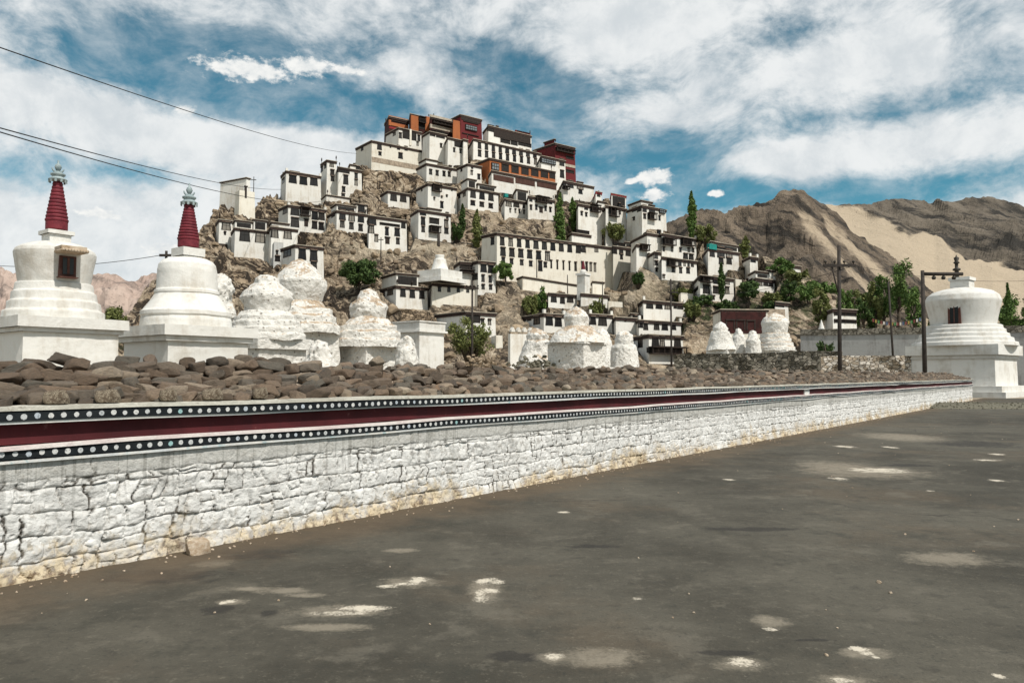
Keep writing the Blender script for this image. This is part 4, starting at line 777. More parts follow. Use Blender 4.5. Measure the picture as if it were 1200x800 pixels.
# ------------------------------------------------------------------ stupas
def yaw_to_cam(p): return math.atan2(-p.y, -p.x)            # direction (angle) from p to the camera, around Z
SQ = R(20) + WANG - R(20)                                   # squares follow the long wall
def lathe_np(name, prof, n, mat, parent, rough=0.0, seed=0, sub=6, smooth_=True, sc=1.0):
    zs = []; rs_ = []
    for (z0, r0), (z1, r1) in zip(prof[:-1], prof[1:]):
        k = sub if rough else 1
        for i in range(k): zs.append(z0+(z1-z0)*i/k); rs_.append(r0+(r1-r0)*i/k)
    zs.append(prof[-1][0]); rs_.append(prof[-1][1]); zs = np.array(zs); rs_ = np.array(rs_); a = np.arange(n)*2*math.pi/n
    A, Z = np.meshgrid(a, zs); RR = np.repeat(rs_[:, None], n, 1)
    if rough:
        X = RR*np.cos(A); Y = RR*np.sin(A); g = 1/max(sc, .3)
        d = rough*(fbm(X*.9*g, Y*.9*g, Z*.9*g, 3, seed)*1.1+fbm(X*3.2*g, Y*3.2*g, Z*3.2*g, 4, seed+5)*.8)
        kk = np.minimum(1, RR/(rough*2+1e-6)); RR = RR+d*kk; Z = Z+rough*.8*fbm(X*1.7*g+9, Y*1.7*g, Z*1.7*g, 3, seed+9)*kk
    V_ = np.stack([RR*np.cos(A), RR*np.sin(A), Z], -1).reshape(-1, 3); nr = len(zs); F = []
    for i in range(nr-1):
        for k in range(n): F.append((i*n+k, i*n+(k+1) % n, (i+1)*n+(k+1) % n, (i+1)*n+k))
    F.append(tuple((nr-1)*n+k for k in range(n)))
    me = bpy.data.meshes.new(name); me.from_pydata(V_.tolist(), [], F); me.materials.append(mat); me.polygons.foreach_set('use_smooth', [smooth_]*len(F)); me.update()
    return link(name, me, parent)
def subsq(name, h0, h1, z0, z1, mat, parent, rough, seed, rz=0.0, n=26):
    # battered square block with lumpy faces
    V_ = []; F = []; rows = max(4, int((z1-z0)/.12))
    for j in range(rows+1):
        t = j/rows; h = h0+(h1-h0)*t; z = z0+(z1-z0)*t
        for k in range(4*n):
            s, q = divmod(k, n); e = -1+2*q/n; x, y = ((e, -1), (1, e), (-e, 1), (-1, -e))[s]; V_.append((x*h, y*h, z))
    V_ = np.array(V_); d = rough*(fbm(V_[:, 0]*.8, V_[:, 1]*.8, V_[:, 2]*.8, 3, seed)+.7*fbm(V_[:, 0]*3, V_[:, 1]*3, V_[:, 2]*3, 4, seed+2)); rr_ = np.hypot(V_[:, 0], V_[:, 1])+1e-6
    V_[:, 0] += d*V_[:, 0]/rr_; V_[:, 1] += d*V_[:, 1]/rr_; m4 = 4*n
    V_[-m4:, 2] += rough*.6*fbm(V_[-m4:, 0]*2, V_[-m4:, 1]*2, None, 3, seed+4)
    for j in range(rows):
        for k in range(m4): F.append((j*m4+k, j*m4+(k+1) % m4, (j+1)*m4+(k+1) % m4, (j+1)*m4+k))
    V_ = V_.tolist(); c = len(V_); V_.append((0, 0, z1))
    for k in range(m4): F.append((rows*m4+k, rows*m4+(k+1) % m4, c))
    me = bpy.data.meshes.new(name); me.from_pydata(V_, [], F); me.materials.append(mat); me.polygons.foreach_set('use_smooth', [False]*len(F)); me.update()
    o = link(name, me, parent); o.rotation_euler.z = rz; return o
AP = 1.27                                                    # apparent half width of a square seen at this angle
def stupa(px, d, label, sq, rnd, harmika=None, spire=None, finial=None, niche=None, rough=0.0, mat='stupa', yaw=None, seed=1, group=None, cat='stupa', name='stupa', base=None, steps=None, mode='lathe', zb=0.0, spirecol='spire'):
    c = at(px, 430, d); root = thing(name, label, cat, (c.x, c.y, zb), 0, group); mpp = d/FPX*math.cos(math.atan2(c.x, c.y))**.9
    Zy = lambda y: zrow(y, d)-zb; m_ = M[mat]; yw = WANG if yaw is None else R(yaw)
    for i, (yt, yb, hw, part) in enumerate(sq):
        z1 = Zy(yt); z0 = Zy(yb) if yb is not None else -.3; h = hw*mpp/AP
        ro = rough*.5 if rough else .012
        subsq(part, h, h*(.985 if part == 'plinth' else 1), z0, z1, m_, root, ro, seed+i, yw)
    if rnd:
        for part, prof in rnd:
            pr = [(Zy(y), hw*mpp) for y, hw in prof]; pr.sort(key=lambda q: q[0])
            pr2 = sorted([(Zy(y), hw*mpp) for y, hw in prof], key=lambda q: q[0])
            order = [(Zy(y), hw*mpp) for y, hw in prof]
            if order[0][0] > order[-1][0]: order = order[::-1]
            lathe_np(part, order, 72, m_, root, rough if rough else .012, seed+20, 5, True, max(.6, rnd[0][1][0][1]*mpp*.6))
    if harmika:
        for (yt, yb, hw) in harmika:
            h = hw*mpp/AP; subsq('harmika', h, h, Zy(yb), Zy(yt), m_, root, .008, seed+50, yw, 8)
    if spire:
        (yb, hb), (yt, ht), nr = spire; prof = []
        z0, z1 = Zy(yb), Zy(yt); prof.append((z0, hb*.72*mpp)); prof.append((z0+.04*(z1-z0), hb*mpp)); prof.append((z0+.20*(z1-z0), hb*1.0*mpp))
        for i in range(nr):
            t = .20+.80*i/nr; t2 = .20+.80*(i+.78)/nr; w = lambda t: (hb+(ht-hb)*(t-.20)/.80)*mpp
            prof += [(z0+(z1-z0)*t, w(t)*1.04), (z0+(z1-z0)*(t+(t2-t)*.5), w(t)*1.07), (z0+(z1-z0)*t2, w(t2)*1.03), (z0+(z1-z0)*(t2+.001), w(t2)*.90)]
        prof.append((z1, ht*mpp)); lathe_np('spire', prof, 40, M[spirecol], root, 0, 0, 1, False)
    if finial:
        yb, yt, hw = finial; z0, z1 = Zy(yb), Zy(yt); H_ = z1-z0; w = hw*mpp
        mb = MB(); mb.lathe([(z0-.03*H_, w*.5), (z0+.02*H_, w*.95), (z0+.06*H_, w*1.0), (z0+.10*H_, w*.86), (z0+.18*H_, w*.62), (z0+.22*H_, w*.60), (z0+.26*H_, w*.78), (z0+.33*H_, w*.80), (z0+.38*H_, w*.5), (z0+.46*H_, w*.3)], 24)
        cum = mb.build('parasol', M['finial'], root)
        for k in range(10):
            a = 2*math.pi*k/10; mb = MB(); mb.box(-.12*w, .12*w, -.05*w, .05*w, z0-.10*H_, z0+.03*H_); o = mb.build('pendant', M['finial'], cum, (w*.93*math.cos(a), w*.93*math.sin(a), 0), a+R(90))
        tc = yaw_to_cam(root.location)+R(90); mb = MB(); u = Vector((math.cos(tc), math.sin(tc), 0)); zc = z0+.66*H_; r_ = .20*H_
        mb.tube([u*(.62*w*math.cos(R(a)))+Vector((0, 0, zc+.0*H_+.26*H_*math.sin(R(a)))) for a in range(180+8, 361-8, 12)], [.06*w+.09*w*math.sin(math.pi*i/13) for i in range(15)][:len(range(188, 353, 12))], 8)
        mb.build('crescent', M['finial'], root)
        mb = MB(); mb.lathe([(zc-.20*H_, .02), (zc-.14*H_, .26*w), (zc, .38*w), (zc+.12*H_, .28*w), (zc+.19*H_, .10*w), (z1-.03*H_, .10*w), (z1, .02)], 16); mb.build('sun_orb', M['finial'], root)
    if niche:
        (nx, y0, y1, nw, rpx, canopy) = niche
        a = yaw_to_cam(root.location)+math.asin(max(-.95, min(.95, (nx-px)/rpx))); o = link('niche', None, root, (0, 0, 0), a+R(90)); rr_ = rpx*mpp*.93; hw = nw/2*mpp
        mb = MB(); z0, z1 = Zy(y1), Zy(y0)
        mb.box(-hw-.12*mpp*nw, hw+.12*mpp*nw, -rr_-.14, -rr_*.75, z0-.1*nw*mpp, z1+.1*nw*mpp, 0); mb.box(-hw*.8, hw*.8, -rr_-.17, -rr_*.8, z0+.04, z1-.02, 1); mb.box(-hw*1.4, hw*1.4, -rr_-.26, -rr_*.8, z0-.17*nw*mpp, z0-.102*nw*mpp, 0)
        mb.box(-.03, .03, -rr_-.19, -rr_*.9, z0+.05, z1-.03, 0)
        o.data if False else None
        n_ = mb.build('niche_window', [M['frame2'], M['glass']], root, (0, 0, 0), a+R(90)); bpy.data.objects.remove(o)
        if canopy:
            mb = MB(); q = hw*1.9; mb.box(-q, q, -rr_-.62, -rr_*.7, z1+.18, z1+.26, 0); mb.box(-q*.85, q*.85, -rr_-.42, -rr_*.7, z1+.10, z1+.178, 0)
            for i in range(9): t = -q*.9+i*q*1.8/8; mb.tube([(t, -rr_-.75, z1+.12), (t, -rr_*.8, z1+.15)], .05, 6, 0)
            mb.build('canopy', M['tanrock'], n_)
    return root
WS = 'row of white stupas behind the long wall'
def steps(ys, hws):
    out = []
    for i in range(len(ys)-1): out += [(ys[i], hws[i]), (ys[i+1]+.16*(ys[i]-ys[i+1]), hws[i]*.985), (ys[i+1]+.02, hws[i+1]*1.02)]
    return out
M['frame2'] = mottled('weathered_red_frame', (.07, .028, .022), (.14, .065, .05), 4)
stupa(62, 22, 'tall white stupa at the far left with maroon ringed spire and a canopied dark niche',
  [(392,None,75,'plinth'),(387,391.9,80,'cornice'),(375,386.9,86,'cornice')],
  [('steps', [(375.2,61)]+[(367,60.5),(366,60),(364.5,56),(356,55),(355,54.6),(353.6,51),(345,50.2),(344,50),(342.8,47.3),(334,46),(333.2,45.5),(332.5,30)]),
   ('dome', [(333.5,42.5),(322,44.5),(310,47),(302,48.6),(298,49),(294,47),(290.5,41),(287,31),(285,20),(284.3,2)])],
  harmika=[(276,284.5,17),(271.5,275.9,21)], spire=((271.4,13.4),(213,5.2),11), finial=(212,188,11.5), niche=(75,306,327,16,46,True), seed=3)
stupa(218, 27, 'white bell shaped stupa with maroon ringed spire, second from the far left',
  [(402,None,68,'plinth'),(396,401.9,73,'cornice'),(384.5,395.9,79,'cornice')],
  [('bell', [(384.6,54),(376,53.5),(372,52),(371,53.5),(366,53.5),(364.8,51),(356,44.5),(349,39.5),(345.5,37.4),(344.8,38.3),(341.5,38),(340.8,36.2),(330,35.8),(318,35.4),(311,34),(306.5,30),(304,24),(303.2,2)])],
  harmika=[(301,303.8,15),(291.6,300.9,18.5)], spire=((291.5,12.6),(240,5),12), finial=(239,215,10.5), seed=8)
stupa(258, 44, 'half hidden ruined stupa peeking out behind the bell shaped one',
  [(372,None,20,'plinth')], [('body', [(372,18),(352,13),(346,13.5),(338,15),(328,11),(322,6),(320,1)])], rough=.10, mat='ruin2', seed=12)
stupa(312, 34, 'lumpy white stupa with squat rounded top beside the bell shaped stupa',
  [(410,None,44,'plinth'),(398,409.9,50,'cornice')],
  [('base', steps([399,391.5,384,376.5,370], [46,43,40,36.5,33])+[(366,30),(364.5,25)]), ('dome', [(368,26),(360,28),(349,31),(343,28),(337,20),(332,14.5),(327,13),(323,9),(321.5,2)])], rough=.065, mat='ruin', seed=21, group=WS)
stupa(351, 42, 'broad peeling stupa with tan stony crown and flared base, third spireless from the left',
  [(390,None,43,'plinth')],
  [('base', steps([391,380,370,361.5], [47,43,37.5,31])+[(354,26),(352,24)]), ('dome', [(354,25),(345,28),(335,31),(330,31.5),(322,26),(313,17),(307,10),(304,2)])], rough=.08, mat='ruin2', seed=33, group=WS)
stupa(373, 33, 'small whitewashed rubble heap at the foot of the peeling stupas', [], [('heap', [(432,22),(420,16),(410,13),(402,8),(398,1)])], rough=.12, mat='ruin', seed=35, name='rubble_heap', cat='rubble heap')
stupa(431, 44, 'knob topped peeling stupa freckled with bare stones left of the flat plinth',
  [(406,None,38,'plinth')],
  [('base', steps([407,397.5,388.5,380.5], [43,38.5,33.5,28])+[(374,23),(372,20)]), ('dome', [(374,20),(367,22.5),(360,24),(356,22),(351,16),(346,12.5),(342,10),(339.5,2)])], rough=.09, mat='ruin2', seed=44, group=WS)
stupa(477, 41, 'slumped white remnant leaning beside the flat topped plinth', [], [('heap', [(440,16),(424,13),(405,9),(397,6),(393,1)])], rough=.10, mat='ruin', seed=46, name='stupa_remnant', cat='ruin')
stupa(491, 50, 'flat topped white stupa plinth with a double cornice and no dome',
  [(390.5,None,26.5,'plinth'),(388,390.4,30,'cornice'),(379,387.9,27.5,'cornice'),(377.5,378.9,29,'cornice')], [], seed=50, name='stupa_plinth')
stupa(629, 66, 'crumbling white stupa shedding stones left of the grey plinth stupa', [], [('base', [(436,24),(424,22),(412,17),(400,15),(398,11)]), ('dome', [(399,12),(393,13),(388,9),(384,2)])], rough=.11, mat='ruin2', seed=61, group=WS)
stupa(676, 60, 'round topped stupa on a square grey plinth with a flaking tan crown, mid row',
  [(404,None,32,'plinth'),(401.5,403.9,34,'cornice')], [('base', [(402,33),(395,29),(388,23),(383,17)]), ('dome', [(385,14.5),(378,15),(372,16),(366,12),(361,6),(358.5,1)])], rough=.09, mat='ruin2', seed=66, group=WS)
stupa(704, 70, 'small smooth cone stupa tucked behind the round topped stupa', [], [('cone', [(432,20),(412,14),(400,12),(394,10),(388,7),(384.5,1)])], rough=.07, mat='ruin', seed=68, group=WS)
stupa(732, 64, 'beehive white stupa with a dark crack, last before the lowest white house',
  [(432,None,14,'plinth')], [('base', [(430,17),(415,15.5),(407,14),(404,12)]), ('dome', [(406,10.5),(398,11.5),(393,10),(389,6),(387.5,1)])], rough=.07, mat='ruin', seed=72, group=WS)
SG = 'cluster of small stupas before the open fronted shrine hall'
stupa(845, 86, 'leftmost of the small white stupas standing before the maroon shrine hall', [(409,None,17,'plinth')], [('base', [(410,18),(404,15),(396,13),(388,11)]), ('dome', [(390,8.5),(385,9.5),(380,6.5),(377,1)])], rough=.07, mat='ruin', seed=81, group=SG)
stupa(866, 90, 'middle small white cone stupa before the maroon shrine hall', [], [('cone', [(418,11),(405,10),(396,8),(391,5.5),(386,3),(384.5,.5)])], rough=.09, mat='ruin', seed=83, group=SG)
stupa(883, 88, 'small pointed white stupa touching the big stepped one', [], [('cone', [(420,11),(408,9),(399,8),(393,5),(388,2.5),(387,.5)])], rough=.09, mat='ruin', seed=85, group=SG)
stupa(909, 90, 'big cream stupa with stepped base and stony crown right of the shrine hall', [(410,None,25,'plinth')],
  [('steps', steps([411,406,401,396,390.5], [23,21,19,17.5,16])+[(390,12)]), ('dome', [(391.5,14.5),(384,15.5),(378,16.5),(373,13),(369,8),(366,1)])], rough=.07, mat='ruin2', seed=88, group=SG)
stupa(1130, 60, 'large white stupa at the right end of the long wall with a black framed window',
  [(421,None,63,'plinth'),(417,420.9,65,'cornice'),(405.5,416.9,69.5,'cornice'),(451.5,None,74,'step'),(458,None,81,'step')],
  [('steps', steps([406,401,396,391,386,381.5], [63,58,53.5,49.5,46,43])+[(381,30)]), ('dome', [(382.5,38.5),(372,40.5),(362,43),(353,45),(347,42.5),(342.5,36),(339.5,25),(337.8,15),(337.2,2)])],
  harmika=[(329.5,337.6,14.5),(325.6,329.4,16.5)], niche=(1120,361,381,12,43,False), yaw=43, seed=90)
r_ = bpy.data.objects[-1] if False else None
# thin finial on the right-hand stupa is a thing fixed to it: part of that stupa
st = [o for o in COL.objects if o.name.startswith('stupa') and o.parent is None and 'black framed' in o.get('label', '')][0]
mb = MB(); zt = zrow(326, 60); zz = zrow(298.5, 60); h_ = zz-zt; mb.lathe([(zt, .05), (zt+.05*h_, .16), (zt+.18*h_, .20), (zt+.30*h_, .14), (zt+.34*h_, .28), (zt+.40*h_, .28), (zt+.44*h_, .12), (zt+.6*h_, .12), (zt+.66*h_, .24), (zt+.72*h_, .12), (zt+.86*h_, .20), (zt+.92*h_, .06), (zz, .02)], 14)
mb.build('finial', M['brass'], st, ((1124-1130)*60/FPX, 0, 0))
# stupa on the chapel roof and the red-spired one by the long facade
def hill_stupa(px, ybase, d, label, sq, rnd, **kw): return stupa(px, d, label, [(a, b if b is not None else ybase, c, p) for a, b, c, p in sq], rnd, zb=0, **kw)
hill_stupa(515, 332, DH(357)+3.0, 'cream tapering stupa rising from the chapel roof', [(318,332,24,'plinth'),(327,332,29,'plinth')], [('dome', [(318.2,11),(312,9),(307,7.5),(304,7),(303.5,5),(299,5.4),(298.6,1)])], mat='stupa', seed=101)
hill_stupa(684, 347, DH(351), 'slender white stupa with a thin red spire before the long facade', [(323,352,7,'plinth'),(320.6,322.9,8.5,'cornice')], [('dome', [(320.8,3.6),(318,4),(316,2.5),(315.6,.5)])], spire=((315.8,2.2),(306,.7),6), seed=103)
hill_stupa(704, 287, DH(287)+20, 'tiny white domed shrine behind the right end of the huge college building', [(283,300,4.5,'plinth')], [('dome', [(283.2,4.2),(280.5,4.2),(278,2.4),(277.4,.5)])], seed=105)
hill_stupa(713.5, 283, DH(286)+20, 'tiny white pointed shrine above the annex of the college building', [(280.5,300,3.6,'plinth')], [('dome', [(280.6,3),(278,2.6),(275,1),(274,.3)])], seed=107)
hill_stupa(963.5, 388, 100, 'small white pointed shrine standing above the grey retaining wall', [(385,400,4,'plinth')], [('dome', [(385.2,3.4),(381,2.2),(377,.9),(374.5,.2)])], seed=109)
# ------------------------------------------------------------------ walls behind the long wall
def pxwall(xa, ya, da, xb, yb, db, thick, label, mat, coping=None, name='retaining_wall', zb=-.3, cren=False, rough=0.0):
    A = at(xa, ya, da); B = at(xb, yb, db); a = math.atan2(B.y-A.y, B.x-A.x); L = math.hypot(B.x-A.x, B.y-A.y); o = thing(name, label, 'wall', (A.x, A.y, 0), a)
    n = max(8, int(L/.35)); V_ = []; F = []; sl = (B.z-A.z)
    nz = 10
    for i in range(n+1):
        t = i/n
        for j in range(nz+1): zz = zb+(A.z+sl*t-zb)*j/nz; V_.append((L*t, -rough*1.2*float(fbm(np.array([L*t*1.7]), np.array([zz*2.2]), None, 4, 5)[0]), zz+(rough*.8*float(vnoise(np.array([L*t*.8]), np.array([3.3]))[0]) if j == nz else 0)))
    for i in range(n):
        for j in range(nz): F.append((i*(nz+1)+j, (i+1)*(nz+1)+j, (i+1)*(nz+1)+j+1, i*(nz+1)+j+1))
    k0 = len(V_); V_ += [(x, thick, z) for x, y, z in V_]
    for i in range(n):
        for j in range(nz): F.append(tuple(k0+q for q in (i*(nz+1)+j, i*(nz+1)+j+1, (i+1)*(nz+1)+j+1, (i+1)*(nz+1)+j)))
        t0 = i*(nz+1)+nz; t1 = t0+nz+1; F.append((t0, t1, k0+t1, k0+t0))
    for i in (0, n):
        for j in range(nz): q = (i*(nz+1)+j, i*(nz+1)+j+1); F.append((q[0], q[1], k0+q[1], k0+q[0]))
    link('wall', npmesh2('wall', V_, F, M[mat]), o)
    if coping:
        ch, cm = coping; mb = MB(); mb.add([(0, -.12, A.z+.002), (L, -.12, B.z+.002), (L, thick+.12, B.z+.002), (0, thick+.12, A.z+.002), (0, -.12, A.z+ch), (L, -.12, B.z+ch), (L, thick+.12, B.z+ch), (0, thick+.12, A.z+ch)], [(0,3,2,1),(4,5,6,7),(0,1,5,4),(1,2,6,5),(2,3,7,6),(3,0,4,7)]); mb.build('coping', M[cm], o)
    if cren:
        k = int(L/.8)
        for i in range(k):
            mb = MB(); q = L*(i+.5)/k; z = A.z+sl*(i+.5)/k+.25; mb.add([(q-.26,.0,z),(q+.26,.0,z),(q+.26,thick,z),(q-.26,thick,z),(q-.26,.0,z+.22),(q+.26,.0,z+.22),(q+.26,thick,z+.22),(q-.26,thick,z+.22),(q,.0,z+.6),(q,thick,z+.6)], [(0,1,5,4),(2,3,7,6),(1,2,6,5),(3,0,4,7),(4,5,8),(7,9,6),(5,6,9,8),(7,4,8,9)]); mb.build('crenel', M['white'], o)
    return o
def npmesh2(name, V_, F, mat):
    me = bpy.data.meshes.new(name); me.from_pydata([tuple(v) for v in V_], [], F); me.materials.append(mat); me.update(); return me
M['concrete'] = whitewash('concrete', (.34, .34, .33), (.16, .15, .14), amt=.8)
def _drystone(c1, c2, cj, sc):
    def fn(t, b, p, r):
        wn = t.new('ShaderNodeTexNoise'); t.put(wn.inputs['Vector'], p); wn.inputs['Scale'].default_value = 2; q = t.scale(t.mix(.06, p, wn.outputs['Color']), (1, 1, 1.7))
        v = t.new('ShaderNodeTexVoronoi', feature='DISTANCE_TO_EDGE'); t.put(v.inputs['Vector'], q); v.inputs['Scale'].default_value = sc; v2 = t.new('ShaderNodeTexVoronoi'); t.put(v2.inputs['Vector'], q); v2.inputs['Scale'].default_value = sc
        n = t.noise(p, 5, 8, .7); n0 = t.noise(p, .5, 5, .6); k = t.m('ADD', t.m('MULTIPLY', t.xyz(v2.outputs['Color'])[0], .5), t.m('MULTIPLY', n0, .5))
        c = t.mix(t.mapr(t.m('ADD', t.m('MULTIPLY', k, .6), t.m('MULTIPLY', n, .4)), .36, .62), c1, c2); c = t.mix(t.mapr(v.outputs['Distance'], .06, .015), c, cj)
        t.l.new(c, b.inputs['Base Color']); bump(t, b, t.m('ADD', n, t.m('MULTIPLY', t.mapr(v.outputs['Distance'], 0, .12), 1.2)), .9, .08)
    return fn
M['mossy'] = pmat('mossy_stone', _drystone((.10, .092, .07), (.27, .245, .20), (.035, .03, .022), 2.4), .95)
M['brick'] = pmat('flaking_white_stone', _drystone((.32, .26, .19), (.58, .53, .46), (.10, .08, .06), 3.0), .95)
M['drystone'] = pmat('brown_dry_stone', _drystone((.12, .088, .058), (.34, .26, .18), (.035, .025, .018), 1.5), .95)
pxwall(938, 393, 96, 1230, 389, 82, .5, 'long grey concrete retaining wall with a darker coping on the right', 'concrete', (.75, 'mossy'))
pxwall(790, 415, 76, 986, 411, 68, .6, 'low mossy stone wall before the small stupas', 'mossy', None, 'field_wall', rough=.14)
pxwall(962, 417, 62, 1068, 416, 60, .5, 'low flaking white stone wall left of the large right stupa', 'brick', None, 'field_wall', rough=.14)
pxwall(598, 391, 95, 626, 391.5, 97, .5, 'short white wall topped with pointed crenels below the scree slope', 'white', None, 'crenellated_wall', cren=True)
pxwall(470, 362, 108, 508, 366, 112, .6, 'rough brown stone terrace wall under the white house near the chapel', 'drystone', None, 'terrace_wall', rough=.2, zb=5)
pxwall(561, 345, 137, 600, 352, 140, .6, 'brown dry stone terrace wall below the three storey house', 'drystone', None, 'terrace_wall', rough=.2, zb=8)
pxwall(770, 328, 144, 812, 329, 147, .6, 'dark stone terrace wall under the long many windowed house', 'mossy', None, 'terrace_wall', rough=.2, zb=12)
# ------------------------------------------------------------------ poles and cables
def pole(px, ytop, d, label, arms=(), r=.11, lean=0.0, zb=0.0, ins=True, strut=None, name='utility_pole', ybot=None):
    c = at(px, ytop, d); base = Vector((c.x+lean, c.y, zb-.3)); o = thing(name, label, 'pole', base); T = Vector((c.x, c.y, c.z))-base
    mb = MB(); mb.tube([(0, 0, 0), T*.5, T], [r*1.15, r, r*.85], 10); mb.build('post', M['iron'], o)
    for (y, xl, xr) in arms:
        A = at(xl, y, d)-base; B = at(xr, y, d)-base; mb = MB(); q = .055+r*.25
        B.z = A.z; mb.add([(A.x, -r-q*1.2, A.z-q), (B.x, -r-q*1.2, B.z-q), (B.x, -r+q*.4, B.z-q), (A.x, -r+q*.4, A.z-q), (A.x, -r-q*1.2, A.z+q), (B.x, -r-q*1.2, B.z+q), (B.x, -r+q*.4, B.z+q), (A.x, -r+q*.4, A.z+q)], [(0,3,2,1),(4,5,6,7),(0,1,5,4),(1,2,6,5),(2,3,7,6),(3,0,4,7)]); ar = mb.build('crossarm', M['iron'], o)
        if ins:
            for t in (.06, .35, .65, .94):
                p = A.lerp(B, t); mb = MB(); mb.lathe([(p.z+q, .03), (p.z+q+.08, .03), (p.z+q+.085, .075), (p.z+q+.16, .085), (p.z+q+.22, .05)], 8, 0, True, p.x, -r-q*.4); mb.build('insulator', M['brass'], ar)
    if strut:
        a, b, cc, e = strut; mb = MB(); mb.tube([at(a, b, d)-base+Vector((0, -.1, 0)), at(cc, e, d)-base+Vector((0, -.1, 0))], .045, 6); mb.build('brace', M['iron'], o)
    return o
pole(983, 288, 46, 'tall dark utility pole with one crossarm and a slanting brace right of the shrine hall', [(311.5, 964, 1001)], r=.115, lean=-.10, strut=(974, 313, 981, 342))
pole(1041, 330, 74, 'plain leaning pole before the grey retaining wall', [], r=.10, lean=.45)
pole(1081, 317, 56, 'gallows shaped dark pole with a long arm reaching over the right stupa', [], r=.15)
po = [o for o in COL.objects if o.get('label', '').startswith('gallows')][0]
A = at(1081, 321, 56)-po.location; B = at(1128, 321, 56)-po.location; mb = MB(); mb.tube([A, B], .13, 8); ar = mb.build('crossarm', M['iron'], po)
for t in (.28, .52, .78): p = A.lerp(B, t); mb = MB(); mb.lathe([(p.z-.42, .04), (p.z-.40, .12), (p.z-.25, .16), (p.z-.12, .06)], 8, 0, True, p.x, p.y); mb.build('insulator', M['brass'], ar)
pole(553.5, 329, 70, 'dark utility pole with a short crossarm beside the willow bush', [(338, 546, 561)], r=.105)
pole(786, 327, 80, 'utility pole before the lowest white house with long dark balcony band', [(342.5, 782, 794)], r=.10)
pole(195, 294, 52, 'dark pole with a cross shaped top just behind the bell shaped stupa', [(299.5, 188, 206)], r=.10, ins=False)
def hpole(px, yt, yb, label, r=.09, arms=()):
    d = DH(yb); return pole(px, yt, d, label, arms, r, 0, zrow(yb, d)-1, False)
hpole(297.5, 207, 236, 'slim pole with a small crossarm beside the ruined wall stub', .09, [(211, 294.5, 300.5)])
hpole(446.5, 278, 303, 'pale thin pole standing on the rocks above the green round tree', .10, [(281, 443.5, 449.5)])
hpole(514, 274, 294, 'short thick brown post at the corner of the sandy path', .32)
hpole(629, 304, 325, 'thin pole at the left foot of the long college facade', .10)
hpole(665, 322, 345, 'thin pole in front of the terrace wall', .09)
hpole(706, 330, 362, 'thin pole next to the small cream hut', .09)
def cable(a, b, sag, r, label):
    A = at(*a); B = at(*b); pts = []
    for i in range(41): t = i/40; p = A.lerp(B, t); p.z -= sag*4*t*(1-t); pts.append(p)
    c = A; mb = MB(); mb.tube([p-c for p in pts], r, 5); o = mb.build('power_cable', M['cable'], None, c); tag(o, label, 'cable')
cable((-40, 42, 36), (418, 180, DH(196)), 1.2, .036, 'uppermost black cable sloping down to the long summit wall block')
cable((-40, 139, 36), (330, 222, DH(236)), 1.0, .036, 'middle black cable ending at the house with three square windows')
cable((-40, 143, 36), (376, 236, DH(240)), 1.6, .036, 'lowest black cable crossing above the lone white block')
cable((-60, 306, 60), (189, 299, 52), .6, .022, 'faint thin wire running left from the cross topped pole')
cable((1001, 311, 46), (1300, 318, 50), .8, .010, 'thin wire running right from the crossarmed pole')
cable((1001, 311, 46), (786, 342, 80), .9, .016, 'thin wire slung between the two utility poles in the middle right')
